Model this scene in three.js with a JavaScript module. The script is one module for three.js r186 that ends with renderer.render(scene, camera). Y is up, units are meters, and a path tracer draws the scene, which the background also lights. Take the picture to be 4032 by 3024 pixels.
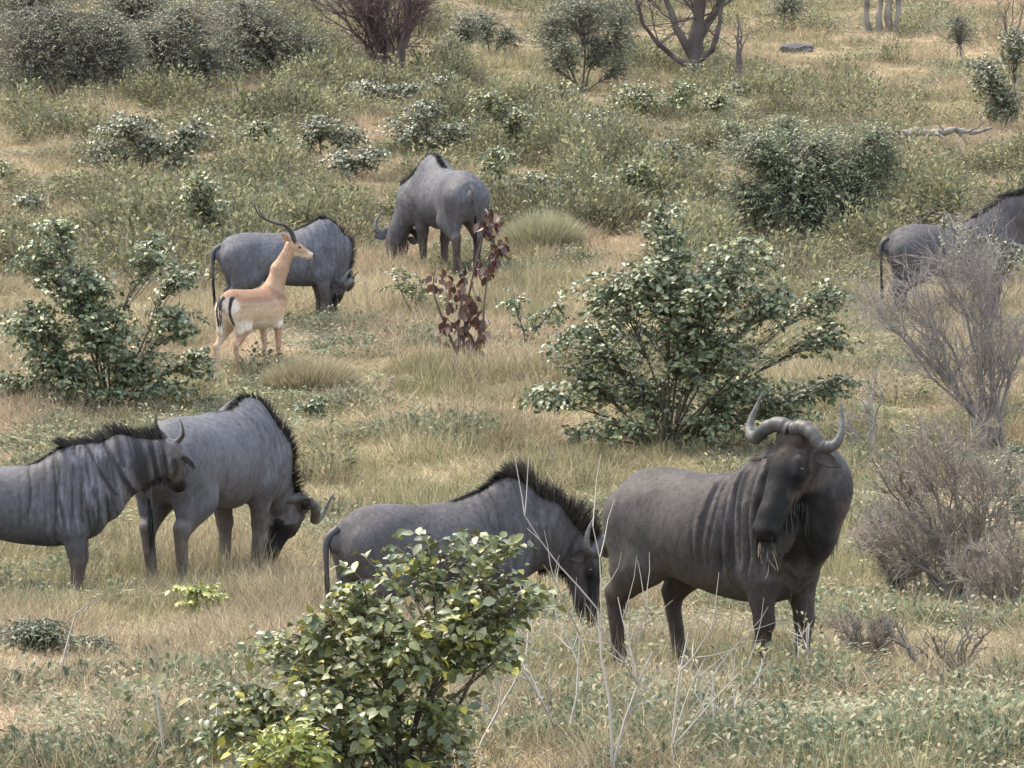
import * as THREE from 'three';

// ------------------------------------------------------------------ camera, sky, sun, exposure
const scene = new THREE.Scene();
const EYE = 5.2;                                             // metres of the lens above the datum
const camera = new THREE.PerspectiveCamera(6.455, 4 / 3, 1, 2000);
camera.position.set(0, EYE, 0);
camera.rotation.x = -4.5 * Math.PI / 180;
scene.add(camera);

const SUN_DIR = new THREE.Vector3(-0.62, 1.15, -0.42).normalize();   // high, behind the herd and to the left
function hazySky() {                                         // thin high cloud, whitish towards the horizon and the veiled sun
  const w = 256, h = 128, a = new Float32Array(w * h * 4), v = new THREE.Vector3();
  for (let j = 0; j < h; j++) for (let i = 0; i < w; i++) {
    const th = (j + 0.5) / h * Math.PI, ph = (i + 0.5) / w * Math.PI * 2 - Math.PI;
    const el = Math.PI / 2 - (Math.PI - th);
    v.set(Math.cos(el) * Math.cos(ph), Math.sin(el), Math.cos(el) * Math.sin(ph));
    const up = Math.max(0, v.y), c = Math.max(0, v.dot(SUN_DIR));
    const glow = 0.9 * Math.pow(c, 6) + 0.5 * Math.pow(c, 40);
    const k = Math.pow(1 - up, 3);
    const o = (j * w + i) * 4;
    a[o] = 0.66 + 0.20 * k + glow; a[o + 1] = 0.76 + 0.14 * k + glow * 0.95; a[o + 2] = 0.94 + 0.0 * k + glow * 0.86; a[o + 3] = 1;
  }
  const t = new THREE.DataTexture(a, w, h, THREE.RGBAFormat, THREE.FloatType);
  t.mapping = THREE.EquirectangularReflectionMapping; t.magFilter = THREE.LinearFilter; t.minFilter = THREE.LinearFilter; t.needsUpdate = true;
  return t;
}
const sky = hazySky();
scene.background = sky; scene.environment = sky;
const sun = new THREE.DirectionalLight(0xfff0d8, 3.2);
sun.position.copy(SUN_DIR).multiplyScalar(120).add(new THREE.Vector3(0, 0, -70));
sun.target.position.set(0, 0, -70);
sun.castShadow = true; sun.shadow.radius = 13; sun.shadow.mapSize.set(4096, 4096);
Object.assign(sun.shadow.camera, { left: -60, right: 60, top: 80, bottom: -80, near: 1, far: 320 });
scene.add(sun, sun.target);

const renderer = new THREE.WebGLRenderer({ antialias: true });
renderer.toneMapping = THREE.LinearToneMapping;
renderer.toneMappingExposure = 2.05;
renderer.shadowMap.enabled = true;

// ------------------------------------------------------------------ helpers
function rng(seed) { let s = seed >>> 0; return () => { s = (s + 0x6D2B79F5) >>> 0; let t = s; t = Math.imul(t ^ (t >>> 15), t | 1); t ^= t + Math.imul(t ^ (t >>> 7), t | 61); return ((t ^ (t >>> 14)) >>> 0) / 4294967296; }; }
const hash = (x, y, z) => { let h = Math.imul(x | 0, 374761393) + Math.imul(y | 0, 668265263) + Math.imul(z | 0, 1274126177); h = Math.imul(h ^ (h >>> 13), 1274126177); return ((h ^ (h >>> 16)) >>> 0) / 4294967296; };
function noise(x, y, z = 0) {
  const xi = Math.floor(x), yi = Math.floor(y), zi = Math.floor(z); let fx = x - xi, fy = y - yi, fz = z - zi;
  fx = fx * fx * (3 - 2 * fx); fy = fy * fy * (3 - 2 * fy); fz = fz * fz * (3 - 2 * fz);
  const L = (a, b, t) => a + (b - a) * t;
  return L(L(L(hash(xi, yi, zi), hash(xi + 1, yi, zi), fx), L(hash(xi, yi + 1, zi), hash(xi + 1, yi + 1, zi), fx), fy),
    L(L(hash(xi, yi, zi + 1), hash(xi + 1, yi, zi + 1), fx), L(hash(xi, yi + 1, zi + 1), hash(xi + 1, yi + 1, zi + 1), fx), fy), fz);
}
const fbm = (x, y, z = 0) => (noise(x, y, z) * 0.53 + noise(x * 2.03 + 7, y * 2.03 + 3, z * 2.03) * 0.27 + noise(x * 4.1 + 1, y * 4.1 + 9, z * 4.1) * 0.2);
const V = (x, y, z) => new THREE.Vector3(x, y, z);
const lerp = (a, b, t) => a + (b - a) * t, clamp = (x, a = 0, b = 1) => Math.min(b, Math.max(a, x));
const smooth = (a, b, x) => { const t = clamp((x - a) / (b - a)); return t * t * (3 - 2 * t); };

// the lie of the land: height over distance from the viewer, a shallow fall to the herd and a long rise behind it
const LAND = [[0, -3.0], [20, -3.95], [30, -4.33], [36, -4.6], [39, -4.8], [43.5, -5.15], [51.6, -5.58], [60, -5.55], [69, -5.38], [78, -5.5], [86, -5.38], [100, -5.0], [115, -4.5], [130, -4.0], [150, -3.1], [200, -0.5], [300, 7], [450, 18]];
function landY(d) {
  let i = 0; while (i < LAND.length - 2 && d > LAND[i + 1][0]) i++;
  const P = k => LAND[clamp(k, 0, LAND.length - 1)], [x1, y1] = P(i), [x2, y2] = P(i + 1), [x0, y0] = P(i - 1), [x3, y3] = P(i + 2);
  const m1 = i > 0 ? (y2 - y0) / (x2 - x0) : (y2 - y1) / (x2 - x1), m2 = (y3 - y1) / (x3 - x1 || 1), hh = x2 - x1, t = clamp((d - x1) / hh, 0, 1.5);
  const t2 = t * t, t3 = t2 * t;
  return (2 * t3 - 3 * t2 + 1) * y1 + (t3 - 2 * t2 + t) * hh * m1 + (-2 * t3 + 3 * t2) * y2 + (t3 - t2) * hh * m2;
}
const groundY = (x, z) => EYE + landY(Math.max(0, -z)) + (noise(x * 0.45 + 40, z * 0.45) - 0.5) * 0.10;

const taken = {};
function numbered(n) { const k = taken[n] = (taken[n] ?? -1) + 1; return k ? n + '_' + String(k).padStart(3, '0') : n; }
function place(o, name, label, category, group, kind) {
  o.name = numbered(name); o.userData.label = label; if (category) o.userData.category = category;
  if (group) o.userData.group = group; if (kind) o.userData.kind = kind;
  scene.add(o); return o;
}
function shadows(o) { o.castShadow = o.receiveShadow = true; return o; }
function part(parent, name, geo, mat, kind) { const m = shadows(new THREE.Mesh(geo, mat)); m.name = name; if (kind) m.userData.kind = kind; parent.add(m); return m; }

// geometry collector: positions, colours, triangles
class Geo {
  constructor() { this.p = []; this.c = []; this.i = []; this.n = 0; }
  v(x, y, z, c) { this.p.push(x, y, z); this.c.push(c[0], c[1], c[2]); return this.n++; }
  tri(a, b, c) { this.i.push(a, b, c); }
  tube(pts, rad, sides, col, cap = true) {
    const up = V(0, 1, 0), t = V(), a = V(), b = V(); let prev = null; const n = pts.length; let last = -1;
    for (let k = 0; k < n; k++) {
      t.copy(pts[Math.min(n - 1, k + 1)]).sub(pts[Math.max(0, k - 1)]).normalize();
      if (!prev) { a.copy(Math.abs(t.y) > 0.9 ? V(1, 0, 0) : up).cross(t).normalize(); } else { a.copy(prev).addScaledVector(t, -prev.dot(t)).normalize(); }
      prev = a.clone(); b.crossVectors(t, a);
      const c = typeof col === 'function' ? col(k / (n - 1)) : col, s0 = this.n;
      for (let s = 0; s < sides; s++) { const w = s / sides * Math.PI * 2, x = Math.cos(w) * rad[k], y = Math.sin(w) * rad[k]; this.v(pts[k].x + a.x * x + b.x * y, pts[k].y + a.y * x + b.y * y, pts[k].z + a.z * x + b.z * y, c); }
      if (last >= 0) for (let s = 0; s < sides; s++) { const q = (s + 1) % sides; this.tri(last + s, s0 + s, last + q); this.tri(last + q, s0 + s, s0 + q); }
      last = s0;
    }
    if (cap && sides > 3) { const c = typeof col === 'function' ? col(1) : col, e = pts[n - 1], m = this.v(e.x, e.y, e.z, c); for (let s = 0; s < sides; s++) this.tri(last + s, m, last + (s + 1) % sides); }
  }
  // an oval leaf folded along its midrib: from p along d, with its face turned to u
  leaf(p, d, u, len, wid, c, curl = 0.2) {
    const s = V().crossVectors(d, u).normalize(), n = V().crossVectors(s, d).normalize(), at = (t, x, h) => this.v(p.x + d.x * len * t + s.x * x + n.x * h, p.y + d.y * len * t + s.y * x + n.y * h, p.z + d.z * len * t + s.z * x + n.z * h, c);
    const b = at(0, 0, 0), m1 = at(0.36, 0, -len * curl * 0.1), m2 = at(0.72, 0, -len * curl * 0.5), e = at(0.98, 0, -len * curl);
    const l1 = at(0.34, -wid * 0.5, wid * 0.16 - len * curl * 0.1), l2 = at(0.7, -wid * 0.42, wid * 0.14 - len * curl * 0.5), r1 = at(0.34, wid * 0.5, wid * 0.16 - len * curl * 0.1), r2 = at(0.7, wid * 0.42, wid * 0.14 - len * curl * 0.5);
    this.tri(b, m1, l1); this.tri(l1, m1, l2); this.tri(l2, m1, m2); this.tri(l2, m2, e); this.tri(b, r1, m1); this.tri(r1, r2, m1); this.tri(r2, m2, m1); this.tri(r2, e, m2);
  }
  // one tapering strand (hair, grass blade): it leaves along d and bends towards g
  strand(p, d, g, len, wid, c, segs = 3, side = null) {
    const dir = d.clone().normalize(), q = p.clone(); let s = side || V().crossVectors(dir, g.lengthSq() ? g : V(0, 0, 1)); if (s.lengthSq() < 1e-6) s = V(1, 0, 0); s.normalize();
    let l = -1, r = -1;
    for (let k = 0; k <= segs; k++) {
      if (k < segs) { const w = wid * (1 - k / segs * 0.75) / 2, a = this.v(q.x - s.x * w, q.y - s.y * w, q.z - s.z * w, c), b = this.v(q.x + s.x * w, q.y + s.y * w, q.z + s.z * w, c); if (l >= 0) { this.tri(l, r, a); this.tri(r, b, a); } l = a; r = b; }
      else { const e = this.v(q.x, q.y, q.z, c); this.tri(l, r, e); }
      dir.addScaledVector(g, 1 / segs).normalize(); q.addScaledVector(dir, len / segs);
    }
  }
  build() {
    const g = new THREE.BufferGeometry();
    g.setAttribute('position', new THREE.Float32BufferAttribute(this.p, 3)); g.setAttribute('color', new THREE.Float32BufferAttribute(this.c, 3));
    g.setIndex(this.i); g.computeVertexNormals(); return g;
  }
}
const vcol = (rough, extra = {}) => new THREE.MeshPhysicalMaterial({ vertexColors: true, roughness: rough, side: THREE.DoubleSide, ...extra });

// ------------------------------------------------------------------ bodies as one continuous surface: tapered elliptic limbs joined by a smooth minimum
class Flesh {
  constructor() { this.s = []; this.torso = null; this.fold = null; }
  limb(a, b, ra, rb, lat, k = 0.05, tag = '') {
    const ax = b.clone().sub(a), len = Math.max(1e-5, ax.length()), u = ax.clone().divideScalar(len), l = lat.clone().addScaledVector(u, -lat.dot(u)).normalize(), n = V().crossVectors(u, l);
    const R = Math.max(...ra, ...rb);
    this.s.push({ ax: a.x, ay: a.y, az: a.z, ux: u.x, uy: u.y, uz: u.z, lx: l.x, ly: l.y, lz: l.z, nx: n.x, ny: n.y, nz: n.z, len, ra, rb, k, tag, cx: (a.x + b.x) / 2, cy: (a.y + b.y) / 2, cz: (a.z + b.z) / 2, R: len / 2 + R });
  }
  profile(st) {   // stations [x, top, bottom, half width]
    const n = 160, x0 = st[0][0], x1 = st[st.length - 1][0], T = new Float32Array(n * 3);
    for (let i = 0; i < n; i++) {
      const x = lerp(x0, x1, i / (n - 1)); let k = 0; while (k < st.length - 2 && x > st[k + 1][0]) k++;
      const P = j => st[clamp(j, 0, st.length - 1)], t = clamp((x - st[k][0]) / (st[k + 1][0] - st[k][0]));
      for (let c = 0; c < 3; c++) { const a = P(k - 1)[c + 1], b = P(k)[c + 1], d = P(k + 1)[c + 1], e = P(k + 2)[c + 1]; T[i * 3 + c] = 0.5 * (2 * b + (d - a) * t + (2 * a - 5 * b + 4 * d - e) * t * t + (3 * b - a - 3 * d + e) * t * t * t); }
    }
    this.torso = { x0, x1, T, n };
  }
  body(x, y, z) {
    const o = this.torso, q = clamp((x - o.x0) / (o.x1 - o.x0)) * (o.n - 1), i = Math.min(o.n - 2, q | 0), f = q - i, T = o.T, j = i * 3;
    const top = T[j] + (T[j + 3] - T[j]) * f, bot = T[j + 1] + (T[j + 4] - T[j + 1]) * f, w = T[j + 2] + (T[j + 5] - T[j + 2]) * f;
    const h = (top - bot) / 2, yy = (y - (top + bot) / 2) / h, ww = w * (1.03 - 0.05 * yy - 0.13 * yy * yy), ex = x < o.x0 ? x - o.x0 : x > o.x1 ? x - o.x1 : 0, r = Math.min(h, w);
    return (Math.sqrt(yy * yy + (z / ww) * (z / ww) + (ex / r) * (ex / r)) - 1) * r;
  }
  one(p, x, y, z) {
    const vx = x - p.ax, vy = y - p.ay, vz = z - p.az; let t = vx * p.ux + vy * p.uy + vz * p.uz; const tc = t < 0 ? 0 : t > p.len ? p.len : t, e = t - tc, f = tc / p.len;
    const rv = p.ra[0] + (p.rb[0] - p.ra[0]) * f, rl = p.ra[1] + (p.rb[1] - p.ra[1]) * f, a = vx * p.nx + vy * p.ny + vz * p.nz, b = vx * p.lx + vy * p.ly + vz * p.lz, r = rv < rl ? rv : rl;
    return (Math.sqrt((a / rv) * (a / rv) + (b / rl) * (b / rl) + (e / r) * (e / r)) - 1) * r;
  }
  dist(x, y, z, list = this.s) {
    let d = this.body(x, y, z);
    for (const p of list) { const q = this.one(p, x, y, z), h = p.k - Math.abs(d - q); d = Math.min(d, q); if (h > 0) d -= h * h / p.k / 4; }
    return this.fold ? d + this.fold(x, y, z) : d;
  }
  which(x, y, z) { let d = this.body(x, y, z), w = null; for (const p of this.s) { const q = this.one(p, x, y, z); if (q < d) { d = q; w = p; } } return w; }
  mesh(cell, paint) {
    const lo = [1e9, 1e9, 1e9], hi = [-1e9, -1e9, -1e9], o = this.torso, grow = (x, y, z, r) => { lo[0] = Math.min(lo[0], x - r); lo[1] = Math.min(lo[1], y - r); lo[2] = Math.min(lo[2], z - r); hi[0] = Math.max(hi[0], x + r); hi[1] = Math.max(hi[1], y + r); hi[2] = Math.max(hi[2], z + r); };
    for (const p of this.s) grow(p.cx, p.cy, p.cz, p.R + 0.03); for (let i = 0; i < o.n; i += 4) grow(lerp(o.x0, o.x1, i / (o.n - 1)), (o.T[i * 3] + o.T[i * 3 + 1]) / 2, 0, (o.T[i * 3] - o.T[i * 3 + 1]) / 2 + 0.06);
    const B = 8, N = [0, 1, 2].map(a => Math.ceil((hi[a] - lo[a]) / cell / B) * B + 1), [nx, ny, nz] = N, F = new Float32Array(nx * ny * nz).fill(9), rad = cell * B * 0.87;
    for (let bz = 0; bz < nz - 1; bz += B) for (let by = 0; by < ny - 1; by += B) for (let bx = 0; bx < nx - 1; bx += B) {
      const cx = lo[0] + (bx + B / 2) * cell, cy = lo[1] + (by + B / 2) * cell, cz = lo[2] + (bz + B / 2) * cell;
      const list = this.s.filter(p => Math.hypot(p.cx - cx, p.cy - cy, p.cz - cz) < p.R + rad + 0.09);
      const dc = this.dist(cx, cy, cz, list); const sgn = dc < 0 ? -9 : 9;
      if (Math.abs(dc) > rad * 1.5 + 0.03) { if (sgn < 0) for (let z = bz; z <= bz + B; z++) for (let y = by; y <= by + B; y++) for (let x = bx; x <= bx + B; x++) { const q = (z * ny + y) * nx + x; if (F[q] === 9) F[q] = -9; } continue; }
      for (let z = bz; z <= bz + B; z++) for (let y = by; y <= by + B; y++) for (let x = bx; x <= bx + B; x++) { const q = (z * ny + y) * nx + x; F[q] = this.dist(lo[0] + x * cell, lo[1] + y * cell, lo[2] + z * cell, list); }
    }
    const id = new Int32Array(nx * ny * nz).fill(-1), pos = [], col = [], idx = [], sx = 1, sy = nx, sz = nx * ny;
    const E = [[0, 1], [2, 3], [4, 5], [6, 7], [0, 2], [1, 3], [4, 6], [5, 7], [0, 4], [1, 5], [2, 6], [3, 7]], off = [0, sx, sy, sy + sx, sz, sz + sx, sz + sy, sz + sy + sx];
    for (let z = 0; z < nz - 1; z++) for (let y = 0; y < ny - 1; y++) for (let x = 0; x < nx - 1; x++) {
      const q = (z * ny + y) * nx + x; let m = 0; for (let k = 0; k < 8; k++) if (F[q + off[k]] < 0) m |= 1 << k; if (m === 0 || m === 255) continue;
      let X = 0, Y = 0, Z = 0, c = 0;
      for (const [a, b] of E) { const fa = F[q + off[a]], fb = F[q + off[b]]; if ((fa < 0) === (fb < 0)) continue; const t = fa / (fa - fb); X += lerp(a & 1, b & 1, t); Y += lerp(a >> 1 & 1, b >> 1 & 1, t); Z += lerp(a >> 2 & 1, b >> 2 & 1, t); c++; }
      id[q] = pos.length / 3; pos.push(lo[0] + (x + X / c) * cell, lo[1] + (y + Y / c) * cell, lo[2] + (z + Z / c) * cell);
    }
    const quad = (a, b, c, d, flip) => { if (a < 0 || b < 0 || c < 0 || d < 0) return; flip ? idx.push(a, c, b, a, d, c) : idx.push(a, b, c, a, c, d); };
    for (let z = 1; z < nz - 1; z++) for (let y = 1; y < ny - 1; y++) for (let x = 1; x < nx - 1; x++) {
      const q = (z * ny + y) * nx + x, s = F[q] < 0;
      if (s !== F[q + sx] < 0) quad(id[q], id[q - sy], id[q - sy - sz], id[q - sz], s);
      if (s !== F[q + sy] < 0) quad(id[q], id[q - sz], id[q - sz - sx], id[q - sx], s);
      if (s !== F[q + sz] < 0) quad(id[q], id[q - sx], id[q - sx - sy], id[q - sy], s);
    }
    for (let i = 0; i < pos.length; i += 3) { const c = paint(pos[i], pos[i + 1], pos[i + 2], this.which(pos[i], pos[i + 1], pos[i + 2])); col.push(c[0], c[1], c[2]); }
    const g = new THREE.BufferGeometry(); g.setAttribute('position', new THREE.Float32BufferAttribute(pos, 3)); g.setAttribute('color', new THREE.Float32BufferAttribute(col, 3)); g.setIndex(idx); g.computeVertexNormals();
    // outward faces
    const nn = g.attributes.normal, pp = g.attributes.position; let w = 0; for (let i = 0; i < pp.count; i += 97) { const e = 0.004; w += Math.sign(this.dist(pp.getX(i) + nn.getX(i) * e, pp.getY(i) + nn.getY(i) * e, pp.getZ(i) + nn.getZ(i) * e) - this.dist(pp.getX(i) - nn.getX(i) * e, pp.getY(i) - nn.getY(i) * e, pp.getZ(i) - nn.getZ(i) * e)); }
    if (w < 0) { for (let i = 0; i < idx.length; i += 3) { const t = idx[i]; idx[i] = idx[i + 1]; idx[i + 1] = t; } g.setIndex(idx); g.computeVertexNormals(); }
    return g;
  }
}
// short hairs lying along a body: each a sliver that leaves the skin at a low angle
function pelt(geo, n, len, wid, seed, lie) {
  const R = rng(seed), P = geo.attributes.position, N = geo.attributes.normal, C = geo.attributes.color, I = geo.index.array, T = I.length / 3, acc = new Float32Array(T), a = V(), b = V(), c = V(), g = new Geo(); let sum = 0;
  for (let t = 0; t < T; t++) { a.fromBufferAttribute(P, I[t * 3]); b.fromBufferAttribute(P, I[t * 3 + 1]).sub(a); c.fromBufferAttribute(P, I[t * 3 + 2]).sub(a); sum += b.cross(c).length(); acc[t] = sum; }
  const p = V(), m = V(), d = V(), s = V();
  for (let k = 0; k < n; k++) {
    const x = R() * sum; let lo = 0, hi = T - 1; while (lo < hi) { const q = (lo + hi) >> 1; acc[q] < x ? lo = q + 1 : hi = q; }
    const i = I[lo * 3]; p.fromBufferAttribute(P, i); a.fromBufferAttribute(P, I[lo * 3 + 1]); p.lerp(a, R()); m.fromBufferAttribute(N, i);
    d.copy(lie(p)).add(V((R() - 0.5) * 0.7, (R() - 0.5) * 0.7, (R() - 0.5) * 0.7)); d.addScaledVector(m, -d.dot(m)).normalize(); s.crossVectors(d, m); d.addScaledVector(m, 0.06 + 0.1 * R()).normalize();
    const L = len * (0.5 + R()), w = wid * (0.6 + 0.8 * R()), j = 0.35 + 1.3 * R(), q = [C.getX(i) * j, C.getY(i) * j, C.getZ(i) * j];
    p.addScaledVector(m, -0.001); g.tri(g.v(p.x - s.x * w / 2, p.y - s.y * w / 2, p.z - s.z * w / 2, q), g.v(p.x + s.x * w / 2, p.y + s.y * w / 2, p.z + s.z * w / 2, q), g.v(p.x + d.x * L, p.y + d.y * L, p.z + d.z * L, q));
  }
  return g.build();
}
function spline(pts, n) { const c = new THREE.CatmullRomCurve3(pts, false, 'centripetal'); return c.getPoints(n); }

// ------------------------------------------------------------------ the ground
function soilMap() {
  const n = 512, a = new Uint8Array(n * n * 4);
  const T = (x, y, f) => noise((x / n) * f, (y / n) * f, 5) * (1 - x / n) + noise((x / n) * f - f, (y / n) * f, 5) * (x / n);
  for (let y = 0; y < n; y++) for (let x = 0; x < n; x++) {
    const c = 0.5 * T(x, y, 6) + 0.3 * T(x, y, 24) + 0.2 * T(x, y, 90), g = hash(x, y, 3), o = (y * n + x) * 4, k = 0.62 + 0.5 * c + (g - 0.5) * 0.22, gr = smooth(0.5, 0.7, T(x, y, 10));
    a[o] = clamp(lerp(158, 128, gr) * k, 0, 255); a[o + 1] = clamp(lerp(136, 124, gr) * k, 0, 255); a[o + 2] = clamp(lerp(106, 88, gr) * k, 0, 255); a[o + 3] = 255;
  }
  const t = new THREE.DataTexture(a, n, n); t.colorSpace = THREE.SRGBColorSpace; t.wrapS = t.wrapT = THREE.RepeatWrapping; t.magFilter = THREE.LinearFilter; t.minFilter = THREE.LinearMipmapLinearFilter; t.generateMipmaps = true; t.needsUpdate = true; return t;
}
{
  const zs = []; for (let d = -20; d < 30; d += 5) zs.push(d); for (let d = 30; d < 160; d += 0.5) zs.push(d); for (let d = 160; d <= 450; d += 10) zs.push(d);
  const xs = []; for (let x = -200; x < -20; x += 12) xs.push(x); for (let x = -20; x <= 20; x += 0.5) xs.push(x); for (let x = 32; x <= 200; x += 12) xs.push(x);
  const p = [], uv = [], ix = []; zs.forEach((d, j) => xs.forEach((x, i) => { p.push(x, groundY(x, -d), -d); uv.push(x / 3, d / 3); if (i && j) { const a = j * xs.length + i, b = a - xs.length; ix.push(b - 1, b, a - 1, a - 1, b, a); } }));
  const g = new THREE.BufferGeometry(); g.setAttribute('position', new THREE.Float32BufferAttribute(p, 3)); g.setAttribute('uv', new THREE.Float32BufferAttribute(uv, 2)); g.setIndex(ix); g.computeVertexNormals();
  place(shadows(new THREE.Mesh(g, new THREE.MeshStandardMaterial({ map: soilMap(), roughness: 1, side: THREE.DoubleSide }))), 'ground', 'pale sandy soil of the grassy slope', 'ground', null, 'structure');
}

// ------------------------------------------------------------------ the herd
const M = {
  hide: vcol(0.62, { specularIntensity: 0.35 }),
  hair: vcol(0.55), horn: vcol(0.55), eye: new THREE.MeshPhysicalMaterial({ color: 0x0a0807, roughness: 0.08, clearcoat: 1 }),
  hoof: new THREE.MeshStandardMaterial({ color: 0x1b1715, roughness: 0.5 }), lip: new THREE.MeshStandardMaterial({ color: 0x0d0c0c, roughness: 0.35 }),
};
function wildebeest(o) {
  const { at, turn, size: S = 1, cell = 0.0125, drop = 0, seed = 1, coat = [0.098, 0.094, 0.098], stripes = 0.45, fold = 0.004, face = [0.011, 0.0105, 0.011], maneLen = 0.16, maneStand = 0.6, beard = 0.16, maneTint = 0.5, headSize = 1.1, neckWide = 1, neckDeep = 1, belly = 0, hump = 0, fringe = 300, throat = 0 } = o;
  const R = rng(seed * 7919 + 5), psi = turn * Math.PI / 180, cs = Math.cos(psi), sn = Math.sin(psi);
  const loc = ([X, Y, Z]) => V((X * cs + Z * sn) / S, Y / S, (-X * sn + Z * cs) / S), dirl = ([X, Y, Z]) => V(X * cs + Z * sn, Y, -X * sn + Z * cs).normalize();
  const root = new THREE.Group(); root.position.set(at[0], groundY(at[0], at[1]) - 0.02, at[1]); root.rotation.y = -psi; root.scale.setScalar(S);
  const B = new Flesh(), D = drop;
  B.profile([[-0.82, 1.02, 0.86, 0.05], [-0.76, 1.11, 0.74, 0.16], [-0.66, 1.18, 0.66, 0.225], [-0.5, 1.215, 0.63, 0.255], [-0.3, 1.21, 0.60, 0.262], [-0.08, 1.20, 0.555, 0.285], [0.14, 1.225, 0.525, 0.29], [0.33, 1.295, 0.515, 0.265], [0.47, 1.355, 0.53, 0.235], [0.6, 1.355, 0.57, 0.205], [0.72, 1.29, 0.64, 0.17], [0.82, 1.16, 0.76, 0.11]].map(([x, t, b, w]) => [x, t - D - hump * smooth(0.05, 0.45, x), b - D * 0.9 - belly * smooth(-0.75, -0.2, x) * (1 - smooth(0.55, 0.8, x)), w]));
  const Z = V(0, 0, 1);
  const feet = [];
  for (const s of [-1, 1]) {
    // front legs: s = 1 is the animal's right
    const fs = (o.front && o.front[s < 0 ? 0 : 1]) || [0, 0], fx = fs[0], fz = fs[1];
    const sh = V(0.56, 0.98 - D, s * 0.13), el = V(0.50, 0.70 - D * 0.8, s * 0.165), kn = V(0.545 + fx * 0.5, 0.395 - D * 0.4, s * 0.135 + fz * 0.5), ft = V(0.52 + fx, 0.12, s * 0.12 + fz), ho = V(0.56 + fx, 0.035, s * 0.12 + fz);
    B.limb(sh, el, [0.2, 0.115], [0.13, 0.095], Z, 0.08, 'arm'); B.limb(el, kn, [0.118, 0.088], [0.06, 0.054], Z, 0.05, 'leg'); B.limb(kn, ft, [0.056, 0.05], [0.036, 0.035], Z, 0.03, 'shin'); B.limb(ft, ho, [0.042, 0.039], [0.046, 0.043], Z, 0.02, 'shin'); feet.push(ho);
    const hs = (o.hind && o.hind[s < 0 ? 0 : 1]) || [0, 0], hx = hs[0], hz = hs[1];
    const hi = V(-0.56, 0.96 - D, s * 0.12), st = V(-0.42 + hx * 0.3, 0.66 - D * 0.8, s * 0.165), hk = V(-0.645 + hx * 0.75, 0.455 - D * 0.4, s * 0.13 + hz * 0.6), hf = V(-0.61 + hx, 0.12, s * 0.115 + hz), hh = V(-0.57 + hx, 0.035, s * 0.115 + hz);
    B.limb(hi, st, [0.24, 0.13], [0.145, 0.10], Z, 0.08, 'arm'); B.limb(V(-0.64, 0.92 - D, s * 0.12), V(-0.60 + hx * 0.5, 0.62 - D * 0.7, s * 0.14), [0.13, 0.11], [0.09, 0.07], Z, 0.09, 'arm');
    B.limb(st, hk, [0.145, 0.095], [0.07, 0.052], Z, 0.07, 'leg'); B.limb(hk.clone().add(V(-0.02, 0.02, 0)), hf, [0.058, 0.047], [0.037, 0.036], Z, 0.03, 'shin'); B.limb(hf, hh, [0.043, 0.04], [0.047, 0.043], Z, 0.02, 'shin'); feet.push(hh);
  }
  // neck and head
  const poll = loc(o.poll), f = dirl(o.face_dir), u0 = dirl(o.brow_dir), u = u0.addScaledVector(f, -u0.dot(f)).normalize(), r = V().crossVectors(f, u);
  const hz = headSize, H = (a, b, c = 0) => poll.clone().addScaledVector(f, a * hz).addScaledVector(u, b * hz).addScaledVector(r, c * hz), HL = (a, b, ra, rb, l, k, t) => B.limb(a, b, ra.map(v => v * hz), rb.map(v => v * hz), l, k, t);
  const n0 = V(0.54, 1.02 - D, 0), n1 = loc(o.neck), n2 = H(0.07, -0.10), rs = r.clone().multiplyScalar(r.z < 0 ? -1 : 1), lm = Z.clone().add(rs).normalize();
  B.limb(n0, n1, [0.29 * neckDeep, 0.185 * neckWide], [0.215 * neckDeep, 0.14 * neckWide], Z, 0.12, 'neck0'); B.limb(n1, n2, [0.215 * neckDeep, 0.14 * neckWide], [0.16, 0.115 * lerp(1, neckWide, 0.5)], lm, 0.10, 'neck1');
  HL(H(0.02, -0.075), H(0.17, -0.075), [0.088, 0.098], [0.095, 0.108], r, 0.05, 'head'); HL(H(0.15, -0.075), H(0.41, -0.06), [0.09, 0.092], [0.062, 0.060], r, 0.04, 'head'); HL(H(0.40, -0.062), H(0.49, -0.068), [0.062, 0.068], [0.064, 0.076], r, 0.03, 'head');
  HL(H(0.10, -0.155), H(0.42, -0.105), [0.075, 0.068], [0.045, 0.05], r, 0.05, 'jaw'); HL(H(0.02, 0.0, -0.05), H(0.02, 0.0, 0.05), [0.045, 0.04], [0.045, 0.04], u, 0.03, 'head');
  for (const s of [-1, 1]) { HL(H(0.13, -0.02, s * 0.085), H(0.19, -0.025, s * 0.085), [0.03, 0.03], [0.025, 0.025], r, 0.03, 'head'); }
  B.fold = (x, y, z) => {
    let d = 0.007 * (fbm(x * 7 + seed, y * 6, z * 7) - 0.5) + 0.003 * (noise(x * 38, y * 20, z * 38 + seed) - 0.5); const a = Math.abs(z);
    if (x > 0.02 && x < 0.8) { const m = smooth(0.02, 0.14, x) * (1 - smooth(0.6, 0.8, x)) * smooth(0.62 - D, 0.78 - D, y) * (1 - smooth(1.2 - D, 1.33 - D, y)) * smooth(0.08, 0.14, a); if (m > 0) { const q = x + 0.22 * (y - 0.95) * (y - 0.95) + (noise(x * 5, y * 4, z > 0 ? 3 : 9) - 0.5) * 0.05; d += fold * m * (Math.pow(0.5 + 0.5 * Math.cos(q * 84), 2) * 0.75 + 0.25 * Math.cos(q * 57 + y * 3)); } }
    for (const s of [-1, 1]) { const q = H(0.525, -0.045, s * 0.045), e = Math.hypot(x - q.x, y - q.y, z - q.z); if (e < 0.035) d += 0.02 * (1 - e / 0.035); }
    return d;
  };
  const q = V();
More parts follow.
